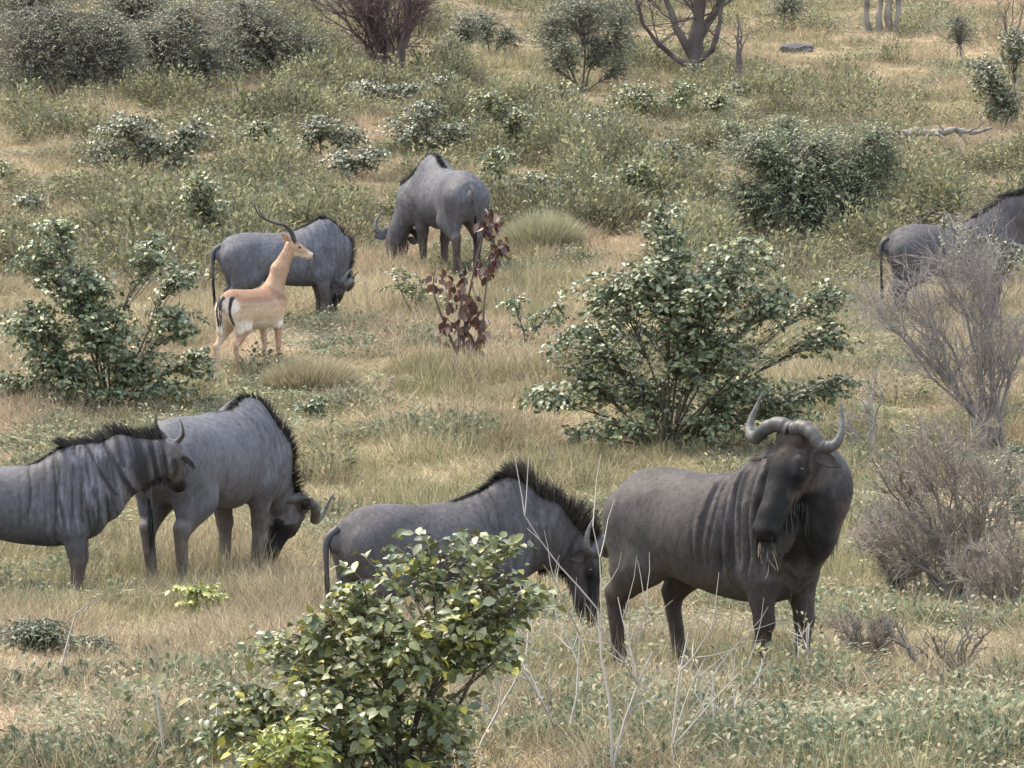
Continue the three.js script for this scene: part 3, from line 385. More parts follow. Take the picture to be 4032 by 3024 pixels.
// ------------------------------------------------------------------ shrubs, trees, grass: positions and crown lobes in metres
const BROAD = [
  { at: [-0.49, -32.1], lobes: [[0.17, 1.08, 0.46, 0.12], [-0.22, 0.91, 0.24, 0.15], [0.46, 1.1, 0.15, 0.1], [0.59, 0.91, 0.17, 0.1], [-0.02, 0.69, 0.46, 0.22], [-0.52, 0.61, 0.34, 0.17], [0.31, 0.69, 0.27, 0.17], [-0.79, 0.37, 0.27, 0.15], [-0.31, 0.37, 0.46, 0.22], [0.11, 0.32, 0.29, 0.17], [0.5, 0.67, 0.1, 0.1], [-0.57, 0.15, 0.46, 0.13], [-0.07, 0.15, 0.54, 0.15], [-0.94, 0.24, 0.17, 0.1], [0.39, 0.87, 0.32, 0.15], [-0.39, 0.78, 0.2, 0.15]], kind: 'broad', n: 6000, leaf: 0.06, hero: 300, tone: 'yellowing', label: 'big leafy bush with yellow-green leaves in front of the grazing wildebeest' },
  { at: [-1.03, -31.1], lobes: [[0.0, 0.32, 0.18, 0.15], [-0.13, 0.27, 0.1, 0.1], [0.15, 0.27, 0.1, 0.1]], kind: 'broad', n: 600, leaf: 0.055, slim: 0.35, hero: 60, tone: 'lime', label: 'small bright lime-green bush at the bottom, left of the big leafy bush' },
  { at: [-0.44, -31.9], lobes: [[0.0, 0.12, 0.06, 0.04]], kind: 'broad', n: 30, leaf: 0.07, hero: 30, tone: 'lime', label: 'low plant with few large yellow-green leaves at the bottom edge' },
  { at: [-2.2, -47.9], lobes: [[0.0, 0.16, 0.25, 0.11], [0.13, 0.12, 0.12, 0.1]], kind: 'broad', n: 420, leaf: 0.05, hero: 60, tone: 'lime', label: 'low yellow-green sprig by the legs of the wildebeest pair' },
  { at: [1.42, -62.5], lobes: [[-0.04, 2.19, 0.26, 0.21], [0.04, 1.93, 0.3, 0.17], [0.68, 1.81, 0.43, 0.21], [-0.47, 1.47, 0.51, 0.3], [0.26, 1.38, 0.72, 0.34], [-0.64, 0.96, 0.6, 0.3], [0.34, 0.91, 0.81, 0.38], [1.02, 1.38, 0.34, 0.26], [1.53, 1.38, 0.3, 0.21], [1.53, 1.04, 0.34, 0.21], [1.66, 0.57, 0.26, 0.17], [-1.11, 0.49, 0.38, 0.17], [-0.89, 0.17, 0.15, 0.11], [-0.17, 0.49, 0.6, 0.26], [0.72, 0.49, 0.47, 0.26], [1.19, 0.36, 0.34, 0.26], [-0.47, 0.21, 0.51, 0.15], [0.43, 0.21, 0.55, 0.15], [-0.81, 0.62, 0.38, 0.19], [-0.09, 1.64, 0.51, 0.21], [0.51, 1.59, 0.51, 0.21]], kind: 'broad', n: 14500, leaf: 0.064, hero: 300, tone: 'green', label: 'wide dark green leafy shrub behind the standing bull' },
  { at: [-3.93, -65.9], lobes: [[-0.67, 1.46, 0.36, 0.25], [-0.27, 1.19, 0.49, 0.31], [-0.76, 0.83, 0.4, 0.31], [-0.04, 0.83, 0.49, 0.31], [0.45, 1.55, 0.29, 0.2], [0.76, 1.32, 0.27, 0.16], [0.72, 0.87, 0.29, 0.22], [-0.45, 0.38, 0.54, 0.27], [0.31, 0.43, 0.45, 0.22], [0.9, 0.47, 0.2, 0.2], [-0.99, 0.25, 0.27, 0.18], [-0.76, 0.2, 0.4, 0.16], [-0.04, 0.16, 0.49, 0.13], [0.54, 0.2, 0.4, 0.13], [-0.49, 1.73, 0.27, 0.16]], kind: 'broad', n: 10500, leaf: 0.064, hero: 250, tone: 'green', label: 'leafy green shrub at the left edge, left of the impala' },
  { at: [-3.95, -87.9], lobes: [[-0.09, 0.99, 0.36, 0.21], [0.0, 0.66, 0.51, 0.24], [-0.15, 0.3, 0.39, 0.21], [0.33, 0.15, 0.36, 0.15]], kind: 'broad', n: 2600, leaf: 0.066, hero: 80, tone: 'olive', label: 'leafy shrub just behind and left of the impala horns' },
  { at: [-5.57, -101.6], lobes: [[-0.55, 0.41, 0.52, 0.28], [0.21, 0.48, 0.69, 0.31], [-0.14, 0.86, 0.69, 0.24], [0.83, 0.69, 0.38, 0.35], [0.69, 0.28, 0.41, 0.21]], kind: 'broad', n: 3800, leaf: 0.068, hero: 60, tone: 'grey', label: 'grey-green leafy shrub with a few dark red leaves, upper left' },
  { at: [-1.16, -79.2], lobes: [[-0.22, 0.48, 0.32, 0.16], [0.11, 0.32, 0.38, 0.16], [0.38, 0.16, 0.27, 0.16]], kind: 'broad', n: 500, leaf: 0.055, hero: 60, tone: 'olive', label: 'low olive shrub at the foot of the dry red-leaved sapling' },
  { at: [0.12, -73.6], lobes: [[-0.1, 0.55, 0.2, 0.2], [0.15, 0.3, 0.3, 0.18], [0.4, 0.5, 0.2, 0.2]], kind: 'broad', n: 420, leaf: 0.055, hero: 50, tone: 'green', label: 'small green shrub between the dry sapling and the wide shrub' },
  { at: [5.1, -74], lobes: [[-0.2, 1.23, 0.35, 0.2], [-0.35, 1.43, 0.23, 0.13], [0.25, 1.08, 0.35, 0.25], [-0.05, 0.98, 0.4, 0.2]], kind: 'broad', n: 1600, leaf: 0.055, hero: 20, tone: 'grey', label: 'low leafy shrub in front of the right edge wildebeest' },
  { at: [8.01, -110.8], lobes: [[-0.3, 0.98, 0.45, 0.38], [0.0, 0.53, 0.53, 0.41], [0.23, 1.43, 0.38, 0.38]], kind: 'broad', n: 3000, leaf: 0.066, hero: 20, tone: 'grey', label: 'grey-green shrub at the upper right edge' },
  { at: [4.03, -54.2], lobes: [[-0.07, 0.74, 0.18, 0.18], [0.0, 0.44, 0.22, 0.22], [-0.18, 0.29, 0.15, 0.15]], kind: 'broad', n: 700, leaf: 0.05, slim: 0.4, hero: 20, tone: 'green', label: 'dark green narrow-leaved bush at the right edge beyond the bull' },
  { at: [-7.51, -100.7], lobes: [[0.03, 0.24, 0.27, 0.21]], kind: 'broad', n: 260, leaf: 0.055, tone: 'olive', label: 'small green shrub at the left edge, above the middle' },
  { at: [-6.6, -88.2], lobes: [[0.06, 0.3, 0.24, 0.24], [0.0, 0.06, 0.18, 0.15]], kind: 'broad', n: 350, leaf: 0.055, tone: 'green', label: 'small shrub at the left edge above the leafy green shrub' },
  { at: [-2.91, -105.5], lobes: [[-0.07, 0.5, 0.47, 0.29], [0.43, 0.39, 0.39, 0.25], [-0.29, 0.25, 0.29, 0.18]], kind: 'broad', n: 1860, leaf: 0.068, hero: 0, tone: 'grey', label: 'low shrub left above the wildebeest showing its rump' },
  { at: [-1.27, -106.4], lobes: [[-0.36, 0.43, 0.61, 0.29], [0.36, 0.36, 0.54, 0.29], [-0.07, 0.72, 0.43, 0.22]], kind: 'broad', n: 1860, leaf: 0.068, hero: 0, tone: 'grey', label: 'shrub right above the hump of the wildebeest showing its rump' },
  { at: [0.17, -105.1], lobes: [[-0.14, 0.64, 0.54, 0.39], [-0.57, 0.96, 0.43, 0.32], [0.36, 0.36, 0.36, 0.25]], kind: 'broad', n: 1860, leaf: 0.068, hero: 0, tone: 'olive', label: 'shrub with yellowish leaves upslope of the dome tussock' },
  { at: [1.39, -105.5], lobes: [[-0.14, 0.54, 0.61, 0.36], [0.36, 0.32, 0.36, 0.22]], kind: 'broad', n: 1240, leaf: 0.068, hero: 0, tone: 'grey', label: 'low grey-green shrub below the forked tree, left one' },
  { at: [2.47, -112.3], lobes: [[-0.46, 0.46, 0.65, 0.31], [0.38, 0.53, 0.46, 0.27]], kind: 'broad', n: 1240, leaf: 0.068, hero: 0, tone: 'olive', label: 'yellow-flecked shrub at the foot of the forked tree' },
  { at: [0.49, -96.9], lobes: [[-0.2, 0.3, 0.46, 0.2], [0.26, 0.23, 0.33, 0.2]], kind: 'broad', n: 1240, leaf: 0.068, hero: 0, tone: 'grey', label: 'low spreading shrub right above the dome tussock' },
  { at: [1.6, -96.5], lobes: [[-0.2, 0.39, 0.39, 0.23], [0.2, 0.52, 0.39, 0.26]], kind: 'broad', n: 1240, leaf: 0.068, hero: 0, tone: 'olive', label: 'low shrub left of the dense round bush' },
  { at: [-4.23, -113.8], lobes: [[-0.15, 0.27, 0.62, 0.19], [0.62, 0.15, 0.46, 0.19]], kind: 'broad', n: 1240, leaf: 0.068, hero: 0, tone: 'grey', label: 'low pale shrub below the bare twiggy tree, left' },
  { at: [-2.13, -117.7], lobes: [[-0.4, 0.28, 0.56, 0.2], [0.32, 0.24, 0.48, 0.2]], kind: 'broad', n: 1240, leaf: 0.068, hero: 0, tone: 'grey', label: 'low shrub in front of the bare twiggy tree stems' },
  { at: [4.31, -118.8], lobes: [[-0.32, 0.2, 0.48, 0.16], [0.16, 0.12, 0.32, 0.16]], kind: 'broad', n: 1240, leaf: 0.068, hero: 0, tone: 'grey', label: 'sparse low shrub right of the forked tree' },
  { at: [-7.36, -109.8], lobes: [[-0.07, 0.3, 0.52, 0.22], [-0.45, 0.15, 0.37, 0.19]], kind: 'broad', n: 1240, leaf: 0.068, hero: 0, tone: 'grey', label: 'low shrub left of the upper left grey-green shrub' },
  { at: [-3.97, -106.9], lobes: [[0.0, 0.29, 0.44, 0.25], [0.29, 0.15, 0.29, 0.18]], kind: 'broad', n: 1240, leaf: 0.068, hero: 0, tone: 'olive', label: 'olive shrub between the upper left shrub and the wildebeest rump' },
  { at: [-4.73, -111.3], lobes: [[0.0, 0.3, 0.45, 0.23]], kind: 'broad', n: 620, leaf: 0.068, hero: 0, tone: 'grey', label: 'small shrub below the thicket bushes, right of the upper left shrub' },
  { at: [-2.38, -101.2], lobes: [[-0.14, 0.28, 0.48, 0.24], [0.28, 0.38, 0.34, 0.21]], kind: 'broad', n: 1240, leaf: 0.068, hero: 0, tone: 'grey', label: 'shrub left beside the hump of the wildebeest showing its rump' },
  { at: [-0.65, -99.0], lobes: [[0.47, 0.47, 0.4, 0.27], [0.61, 0.13, 0.34, 0.2]], kind: 'broad', n: 1240, leaf: 0.068, hero: 0, tone: 'olive', label: 'shrub right beside the rump of the far wildebeest' },
  { at: [2.33, -102.4], lobes: [[0.0, 0.35, 0.42, 0.28]], kind: 'broad', n: 620, leaf: 0.068, hero: 0, tone: 'grey', label: 'small shrub above the top sprig of the wide shrub' },
  { at: [0.99, -117.1], lobes: [[-0.16, 0.24, 0.48, 0.24]], kind: 'broad', n: 620, leaf: 0.068, hero: 0, tone: 'olive', label: 'low shrub under the stemmed bush at the top centre' },
  { at: [-1.02, -118.8], lobes: [[-0.16, 0.28, 0.48, 0.24]], kind: 'broad', n: 620, leaf: 0.068, hero: 0, tone: 'grey', label: 'low shrub right of the bare twiggy tree foot' },
  { at: [3.51, -113.8], lobes: [[-0.08, 0.27, 0.39, 0.19]], kind: 'broad', n: 620, leaf: 0.068, hero: 0, tone: 'olive', label: 'yellowish low shrub right below the forked tree' },
  { at: [-6.8, -95.7], lobes: [[0.0, 0.2, 0.33, 0.16]], kind: 'broad', n: 620, leaf: 0.068, hero: 0, tone: 'grey', label: 'low shrub at the left, under the upper left shrub' },
  { at: [-5.36, -91.1], lobes: [[-0.06, 0.25, 0.31, 0.15]], kind: 'broad', n: 620, leaf: 0.068, hero: 0, tone: 'olive', label: 'small olive shrub left of the shrub behind the impala' },
  { at: [-1.93, -65.0], lobes: [[-0.02, 0.18, 0.15, 0.09], [0.09, 0.14, 0.11, 0.07]], kind: 'broad', n: 130, leaf: 0.07, tone: 'deep', label: 'small dark wilted weed in the grass above the grazing wildebeest' },
];
const FINE = [
  { at: [3.88, -90.0], lobes: [[-0.61, 1.25, 0.64, 0.46], [0.12, 1.07, 0.87, 0.61], [0.92, 1.32, 0.46, 0.42], [-0.12, 0.58, 0.99, 0.46], [0.67, 0.64, 0.57, 0.57], [-0.86, 0.64, 0.46, 0.38], [0.31, 0.28, 0.68, 0.3], [-0.98, 1.44, 0.23, 0.3], [-0.24, 1.56, 0.38, 0.23], [1.1, 1.01, 0.27, 0.46]], n: 25000, leaf: 0.052, tone: 'fresh', label: 'dense round dark green bush right of centre' },
  { at: [-7.85, -118.2], lobes: [[-0.56, 0.8, 1.15, 0.73], [0.48, 0.72, 1.25, 0.73], [-0.08, 1.29, 1.57, 0.52], [-0.72, 0.24, 0.63, 0.31]], n: 13500, leaf: 0.055, tone: 'grey', label: 'big grey-green thicket bush in the top left corner' },
  { at: [-5.9, -121.2], lobes: [[-0.49, 0.7, 1.28, 0.7], [0.49, 0.45, 0.96, 0.54], [0.08, 1.19, 1.07, 0.54]], n: 11000, leaf: 0.055, tone: 'grey', label: 'second thicket bush from the top left corner' },
  { at: [-4.23, -123.0], lobes: [[-0.33, 0.75, 1.09, 0.71], [0.42, 0.59, 0.76, 0.6], [-0.67, 1.25, 0.98, 0.43]], n: 10000, leaf: 0.055, tone: 'grey', label: 'thicket bush left of the bare twiggy tree' },
  { at: [1.26, -120.0], lobes: [[-0.57, 1.1, 0.57, 0.41], [0.65, 1.1, 0.45, 0.61], [0.0, 1.51, 0.98, 0.33], [0.65, 0.45, 0.33, 0.33], [-0.33, 0.77, 0.41, 0.41], [0.24, 0.82, 0.45, 0.41], [-0.57, 0.53, 0.24, 0.33]], n: 9500, leaf: 0.055, tone: 'deep', label: 'bush on bare lower stems at the top centre, left of the forked tree' },
  { at: [-0.41, -130.7], lobes: [[-0.18, 0.62, 0.62, 0.44], [0.36, 0.36, 0.44, 0.36]], n: 2600, leaf: 0.06, tone: 'grey', label: 'pale bush at the top between the twiggy tree and the stemmed bush' },
  { at: [8.48, -128.1], lobes: [[-0.09, 0.7, 0.44, 0.52]], n: 1300, leaf: 0.05, tone: 'grey', label: 'thin upright bush at the top right' },
  { at: [-6.87, -118.8], lobes: [[0.04, 0.77, 0.65, 0.57], [-0.2, 1.25, 0.57, 0.4]], n: 6000, leaf: 0.055, tone: 'grey', label: 'thicket bush between the first two top left bushes' },
  { at: [-5.04, -122.4], lobes: [[0.0, 0.54, 0.58, 0.5]], n: 4000, leaf: 0.055, tone: 'grey', label: 'thicket bush filling the gap left of the bare twiggy tree bushes' },
  { at: [-9.55, -134.3], lobes: [[0.0, 0.73, 1.1, 0.64]], n: 6000, leaf: 0.055, tone: 'grey', label: 'far thicket behind the big top left bush' },
  { at: [-7.43, -135.6], lobes: [[-0.09, 0.65, 1.11, 0.55]], n: 6000, leaf: 0.055, tone: 'grey', label: 'far thicket behind the second top left bush' },
  { at: [-1.07, -124.9], lobes: [[0.0, 0.47, 0.51, 0.38], [0.25, 0.89, 0.42, 0.34]], n: 3500, leaf: 0.055, tone: 'grey', label: 'pale bush right beside the bare twiggy tree' },
  { at: [5.49, -138.2], lobes: [[0.09, 0.47, 0.56, 0.47]], n: 2500, leaf: 0.05, tone: 'grey', label: 'pale bush at the top right of the forked tree' },
  { at: [-2.89, -42.6], lobes: [[-0.12, 0.17, 0.32, 0.12], [0.23, 0.09, 0.23, 0.09]], n: 3500, leaf: 0.035, tone: 'deep', label: 'low dark green clump at the left edge below the leftmost wildebeest' },
];
const BARE = [
  { at: [4.41, -62.1], lobes: [[-0.55, 1.16, 0.63, 0.55], [-0.08, 1.37, 0.46, 0.42], [-0.93, 1.08, 0.3, 0.25], [0.17, 0.74, 0.25, 0.38]], stems: 15, twig: [0.25, 0.225, 0.215], spread: 1.0, depth: 4, label: 'grey bare twiggy bush below the right edge wildebeest' },
  { at: [3.28, -49.1], lobes: [[-0.3, 0.73, 0.4, 0.27], [0.13, 0.57, 0.3, 0.33], [-0.53, 0.5, 0.23, 0.2], [-0.1, 0.97, 0.27, 0.17]], stems: 15, twig: [0.24, 0.21, 0.18], spread: 1.0, depth: 4, label: 'tangled brown bare bush right of the standing bull' },
  { at: [3.22, -61.2], lobes: [[0.0, 0.5, 0.25, 0.25], [-0.17, 0.25, 0.17, 0.17]], stems: 6, twig: [0.25, 0.23, 0.21], spread: 1.0, depth: 3, label: 'pale bare twigs beyond the right horn of the bull' },
  { at: [2.52, -38.8], lobes: [[-0.16, 0.21, 0.32, 0.11], [0.16, 0.26, 0.24, 0.13]], stems: 8, twig: [0.19, 0.17, 0.14], spread: 1.2, depth: 3, label: 'dry brown twig heap at lower right' },
  { at: [-2.14, -123.0], lobes: [[-0.42, 1.09, 0.84, 0.42], [0.42, 1.17, 0.67, 0.5], [-0.92, 1.34, 0.59, 0.5], [0.08, 2.01, 0.92, 0.5]], stems: 12, twig: [0.125, 0.09, 0.085], thick: 0.06, spread: 1.0, depth: 4, label: 'dark bare twiggy tree at the top, left of centre' },
  { at: [9.63, -131.9], lobes: [[-0.09, 0.81, 0.36, 0.54], [0.18, 0.99, 0.45, 0.45]], stems: 5, twig: [0.15, 0.125, 0.105], spread: 1.0, depth: 3, label: 'bare twiggy shrub in the top right corner' },
  { at: [4.01, -121.8], lobes: [[0.08, 0.83, 0.17, 0.33]], stems: 2, twig: [0.12, 0.10, 0.09], spread: 1.0, depth: 2, thick: 0.04, label: 'leaning dark dead stem right of the forked tree' },
  { at: [2.85, -49.7], lobes: [[-0.1, 0.34, 0.27, 0.2], [0.14, 0.27, 0.24, 0.2]], stems: 10, twig: [0.26, 0.23, 0.19], spread: 1.0, depth: 4, label: 'low tangle of brown twigs right beside the chest of the bull' },
  { at: [3.49, -47.4], lobes: [[-0.03, 0.32, 0.23, 0.23], [-0.23, 0.23, 0.19, 0.16]], stems: 9, twig: [0.22, 0.19, 0.16], spread: 1.0, depth: 4, label: 'dark brown twig tangle at the right edge' },
  { at: [2.17, -41.3], lobes: [[-0.06, 0.2, 0.22, 0.11], [0.14, 0.17, 0.2, 0.11]], stems: 9, twig: [0.23, 0.2, 0.165], spread: 1.0, depth: 4, label: 'low twig tangle right of the forelegs of the bull' },
];
const DEAD = [
  { at: [0.49, -31.9], h: 0.85, lean: 0.35, label: 'forked pale dead sapling before the hind legs of the bull' },
  { at: [0.78, -32.1], h: 0.75, lean: 0.5, label: 'pale dead branch leaning right below the belly of the bull' },
  { at: [-0.21, -32.8], h: 0.6, lean: 0.5, label: 'thin pale dead sapling right of the big leafy bush foot' },
  { at: [0.24, -33.3], h: 0.55, lean: 0.4, label: 'grey dead twigs between the big bush and the bull' },
  { at: [1.68, -37.9], h: 0.5, lean: 0.5, label: 'pale bare twigs in front of the forelegs of the bull' },
  { at: [-2.63, -38.8], h: 0.55, lean: 0.25, label: 'pale dry stalk at lower left' },
  { at: [-1.69, -32.8], h: 0.5, lean: 0.15, label: 'upright dry stalk at the bottom left' },
  { at: [-1.45, -33.1], h: 0.42, lean: 0.15, label: 'dry stalk at the bottom left, nearer the lime-green bush' },
  { at: [1.03, -33.3], h: 0.4, lean: 0.5, label: 'small pale dead twig at the bottom, below the bull' },
  { at: [3.76, -61.2], h: 0.5, lean: 0.2, label: 'whitish broken dead stem right of the bull horns' },
];
const TONES = {   // leaf colours, linear, with how often each comes up
  yellowing: [[[0.172, 0.196, 0.071], 6], [[0.265, 0.282, 0.098], 4], [[0.098, 0.127, 0.052], 4], [[0.506, 0.483, 0.086], 1.1], [[0.333, 0.356, 0.207], 2.2]],
  lime: [[[0.414, 0.46, 0.115], 4], [[0.529, 0.517, 0.138], 2], [[0.253, 0.299, 0.092], 3]],
  green: [[[0.138, 0.179, 0.09], 5], [[0.214, 0.248, 0.124], 5], [[0.344, 0.372, 0.228], 3.5], [[0.083, 0.11, 0.055], 3], [[0.442, 0.442, 0.179], 0.4]],
  olive: [[[0.178, 0.201, 0.092], 5], [[0.276, 0.287, 0.138], 4], [[0.115, 0.138, 0.069], 3], [[0.46, 0.437, 0.127], 0.8]],
  grey: [[[0.201, 0.218, 0.132], 5], [[0.299, 0.305, 0.201], 4], [[0.121, 0.136, 0.086], 4], [[0.138, 0.052, 0.041], 0.2]],
  fresh: [[[0.24, 0.28, 0.15], 5], [[0.32, 0.36, 0.20], 4], [[0.15, 0.185, 0.10], 3]],
  deep: [[[0.24, 0.27, 0.15], 2], [[0.132, 0.167, 0.092], 5], [[0.207, 0.236, 0.132], 4], [[0.086, 0.113, 0.067], 3]],
  dry: [[[0.13, 0.06, 0.046], 5], [[0.22, 0.12, 0.085], 3], [[0.085, 0.042, 0.036], 3], [[0.30, 0.21, 0.15], 1]],
};
function picker(tone, R) { const t = TONES[tone], sum = t.reduce((s, a) => s + a[1], 0); return () => { let x = R() * sum, i = 0; while (i < t.length - 1 && (x -= t[i][1]) > 0) i++; return i; }; }
M.leaf = vcol(0.42, { transmission: 0.36, thickness: 0 });
M.smallLeaf = vcol(0.6, { transmission: 0.36, thickness: 0 });
M.bark = vcol(0.85);
const UNIT = {};
function unitLeaf(tone, i, slim) { const k = tone + i + slim; return UNIT[k] ??= (() => { const g = new Geo(); g.leaf(V(0, 0, 0), V(1, 0, 0), V(0, 1, 0), 1, slim, TONES[tone][i][0], 0.18); return g.build(); })(); }
const ball = R => { const v = V(); do v.set(R() * 2 - 1, R() * 2 - 1, R() * 2 - 1); while (v.lengthSq() > 1); return v; };

// a many-stemmed shrub: stems from the root into each lobe of the crown, twigs from the stems, leaves along the twigs
function shrub(s, seed, fine) {
  const R = rng(seed * 101 + 17), root = new THREE.Group(), y0 = groundY(...s.at); root.position.set(s.at[0], y0 - 0.02, s.at[1]);
  const tw = new Geo(), fol = new Geo(), pick = picker(s.tone, R), bark = s.bark || (fine ? [0.12, 0.105, 0.09] : [0.085, 0.07, 0.055]), all = [], area = s.lobes.reduce((a, l) => a + l[2] * l[3], 0);
  const LL = fine ? [6, 10] : [7, 12];
  for (const [lx, ly, rx, ry] of s.lobes) {
    const rz = Math.max(0.12, Math.min(rx, 0.9) * 0.85), c = V(lx, ly, (R() - 0.5) * 0.5 * Math.min(1.4, Math.abs(ly) + rz)), h = c.length();
    const st = spline([V((R() - 0.5) * 0.12, 0, (R() - 0.5) * 0.12), V(lx * 0.3 + (R() - 0.5) * 0.15 * h, ly * 0.45, c.z * 0.3), V(lx * 0.7, ly * 0.82, c.z * 0.7), c.clone().add(V(0, ry * 0.5, 0))], 9), rr = (s.thick || 0.012) * (0.6 + 0.4 * Math.sqrt(h));
    const sg = new Geo(); sg.tube(st, st.map((_, i) => lerp(rr, rr * 0.3, i / 9)), 6, bark); part(root, 'stem', sg.build(), M.bark);
    let n = Math.round(s.n * rx * ry / area);
    while (n > 0) {
      const b = ball(R), tgt = V(c.x + b.x * rx, Math.max(0.03, c.y + b.y * ry * 1.05), c.z + b.z * rz), from = st[4 + Math.floor(R() * 6)], len = from.distanceTo(tgt);
      const mid = from.clone().lerp(tgt, 0.5).add(V((R() - 0.5) * 0.2 * len, 0.1 * len, (R() - 0.5) * 0.2 * len)), tp = spline([from, mid, tgt], fine ? 3 : 4), tr = rr * (fine ? 0.22 : 0.28); tw.tube(tp, tp.map((_, i) => lerp(tr, tr * 0.35, i / (tp.length - 1))), 3, bark, false);
      const k = Math.min(n, LL[0] + Math.floor(R() * (LL[1] - LL[0]))), dir = tgt.clone().sub(mid).normalize(), run = Math.min(len * 0.75, fine ? 0.3 : 0.42); n -= k;
      for (let q = 0; q < k; q++) {
        const t = q / k, p = tgt.clone().addScaledVector(dir, -run * (1 - t) + 0.01), side = V().crossVectors(dir, V(0, 1, 0)); if (side.lengthSq() < 0.01) side.set(1, 0, 0); side.normalize().applyAxisAngle(dir, (q % 2 ? 0 : Math.PI) + (R() - 0.5) * 1.6);
        const d = dir.clone().multiplyScalar(0.55).addScaledVector(side, 0.8).add(V((R() - 0.5) * 0.4, (R() - 0.6) * 0.5, (R() - 0.5) * 0.4)).normalize(), u = V((R() - 0.5) * 2.4, 1, (R() - 0.35) * 2.4).normalize(), L = s.leaf * (0.6 + 0.65 * R()), slim = s.slim || 0.56;
        all.push({ p, d, u, L, i: pick(), w: slim * (0.85 + 0.3 * R()), f: p.z * 0.6 + L * 9 + R() * 0.35 });
      }
    }
  }
  const hero = s.hero || 0; if (hero) all.sort((a, b) => b.f - a.f);
  const X = V(), m = new THREE.Matrix4();
  all.forEach((l, k) => {
    if (k < hero) {
      const o = part(root, 'leaf', unitLeaf(s.tone, l.i, s.slim || 0.56), M.leaf), z = X.crossVectors(l.d, l.u).normalize().clone(), y = V().crossVectors(z, l.d); m.makeBasis(l.d, y, z); o.quaternion.setFromRotationMatrix(m); o.position.copy(l.p); o.scale.setScalar(l.L * 1.08);
    } else {
      const b = TONES[s.tone][l.i][0], j = 0.8 + 0.4 * R(), c = [b[0] * j, b[1] * j, b[2] * j];
      if (fine) fol.strand(l.p, l.d, V(0, -0.2, 0), l.L, l.L * 0.42, c, 2, V().crossVectors(l.d, l.u)); else fol.leaf(l.p, l.d, l.u, l.L, l.L * l.w, c, 0.1 + 0.25 * R());
    }
  });
  part(root, 'twigs', tw.build(), M.bark, 'stuff'); if (all.length > hero) part(root, 'foliage', fol.build(), fine ? M.smallLeaf : M.leaf, 'stuff');
  return root;
}
BROAD.forEach((s, i) => place(shrub(s, i + 1, false), 'leafy_shrub', s.label, 'shrub', 'shrubs on the slope'));
FINE.forEach((s, i) => place(shrub({ ...s, thick: 0.022 }, i + 61, true), 'bush', s.label, 'bush', 'bushes on the slope'));

// bare branching: every branch forks into finer ones
function fork(g, R, p, d, len, r, depth, col, o) {
  const n = depth > 1 ? 4 : 3, pts = [p.clone()], q = p.clone(), dir = d.clone(), dirs = [];
  for (let k = 0; k < n; k++) { dir.add(V((R() - 0.5) * o.wob, (R() - 0.5) * o.wob + 0.05, (R() - 0.5) * o.wob)).normalize(); q.addScaledVector(dir, len / n); pts.push(q.clone()); dirs.push(dir.clone()); }
  const cj = 0.75 + 0.5 * R(), c = col.map(v => v * cj); g.tube(pts, pts.map((_, i) => lerp(r, r * 0.5, i / n)), r > 0.012 ? 6 : 3, c, false);
  if (depth <= 1) return;
  const kids = o.kids[0] + Math.floor(R() * o.kids[1]);
  for (let k = 0; k < kids; k++) { const t = 1 + Math.floor(R() * n), a = dirs[t - 1], b = ball(R); b.addScaledVector(a, -b.dot(a)).normalize(); fork(g, R, pts[t], a.clone().addScaledVector(b, 0.55 + 0.5 * R()).normalize(), len * (0.45 + 0.3 * R()), r * 0.55, depth - 1, col, o); }
}
function bareBush(s, seed) {
  const R = rng(seed * 131 + 7), root = new THREE.Group(); root.position.set(s.at[0], groundY(...s.at) - 0.02, s.at[1]); const tw = new Geo(), r0 = s.thick || 0.02;
  for (let k = 0; k < s.stems; k++) {
    const [lx, ly, rx, ry] = s.lobes[k % s.lobes.length], b = ball(R), tgt = V(lx + b.x * rx * 0.6, ly + ry * 0.5 + b.y * ry * 0.5, b.z * rx), st = spline([V((R() - 0.5) * 0.2, 0, (R() - 0.5) * 0.2), V(tgt.x * 0.35 + (R() - 0.5) * 0.15, tgt.y * 0.42, tgt.z * 0.35), V(tgt.x * 0.75, tgt.y * 0.8, tgt.z * 0.75), tgt], 9), h = tgt.length(), g = new Geo();
    const r1 = r0 * (0.6 + 0.6 * R()), jit = st.map((p, i) => i && i < 9 ? p.clone().add(V((R() - 0.5) * 0.05 * h, 0, (R() - 0.5) * 0.05 * h)) : p);
    g.tube(jit, jit.map((_, i) => lerp(r1, r1 * 0.3, i / 9)), 7, s.twig.map(v => v * 0.9)); part(root, 'stem', g.build(), M.bark);
    const kids = s.depth >= 4 ? 9 : 6; for (let q = 0; q < kids; q++) { const i = 2 + Math.floor(R() * 7.9), d = jit[Math.min(9, i + 1)].clone().sub(jit[i - 1]).normalize(), e = ball(R); fork(tw, R, jit[i], d.multiplyScalar(0.7).addScaledVector(e, 0.8).add(V(0, 0.15, 0)).normalize(), h * (0.22 + 0.2 * R()), r1 * 0.32, s.depth - 1, s.twig, { wob: 0.45, kids: s.depth >= 4 ? [5, 3] : [3, 3] }); }
  }
  part(root, 'twigs', tw.build(), M.bark, 'stuff'); return root;
}
BARE.forEach((s, i) => place(bareBush(s, i + 1), 'bare_bush', s.label, 'bush', 'bare bushes on the slope'));
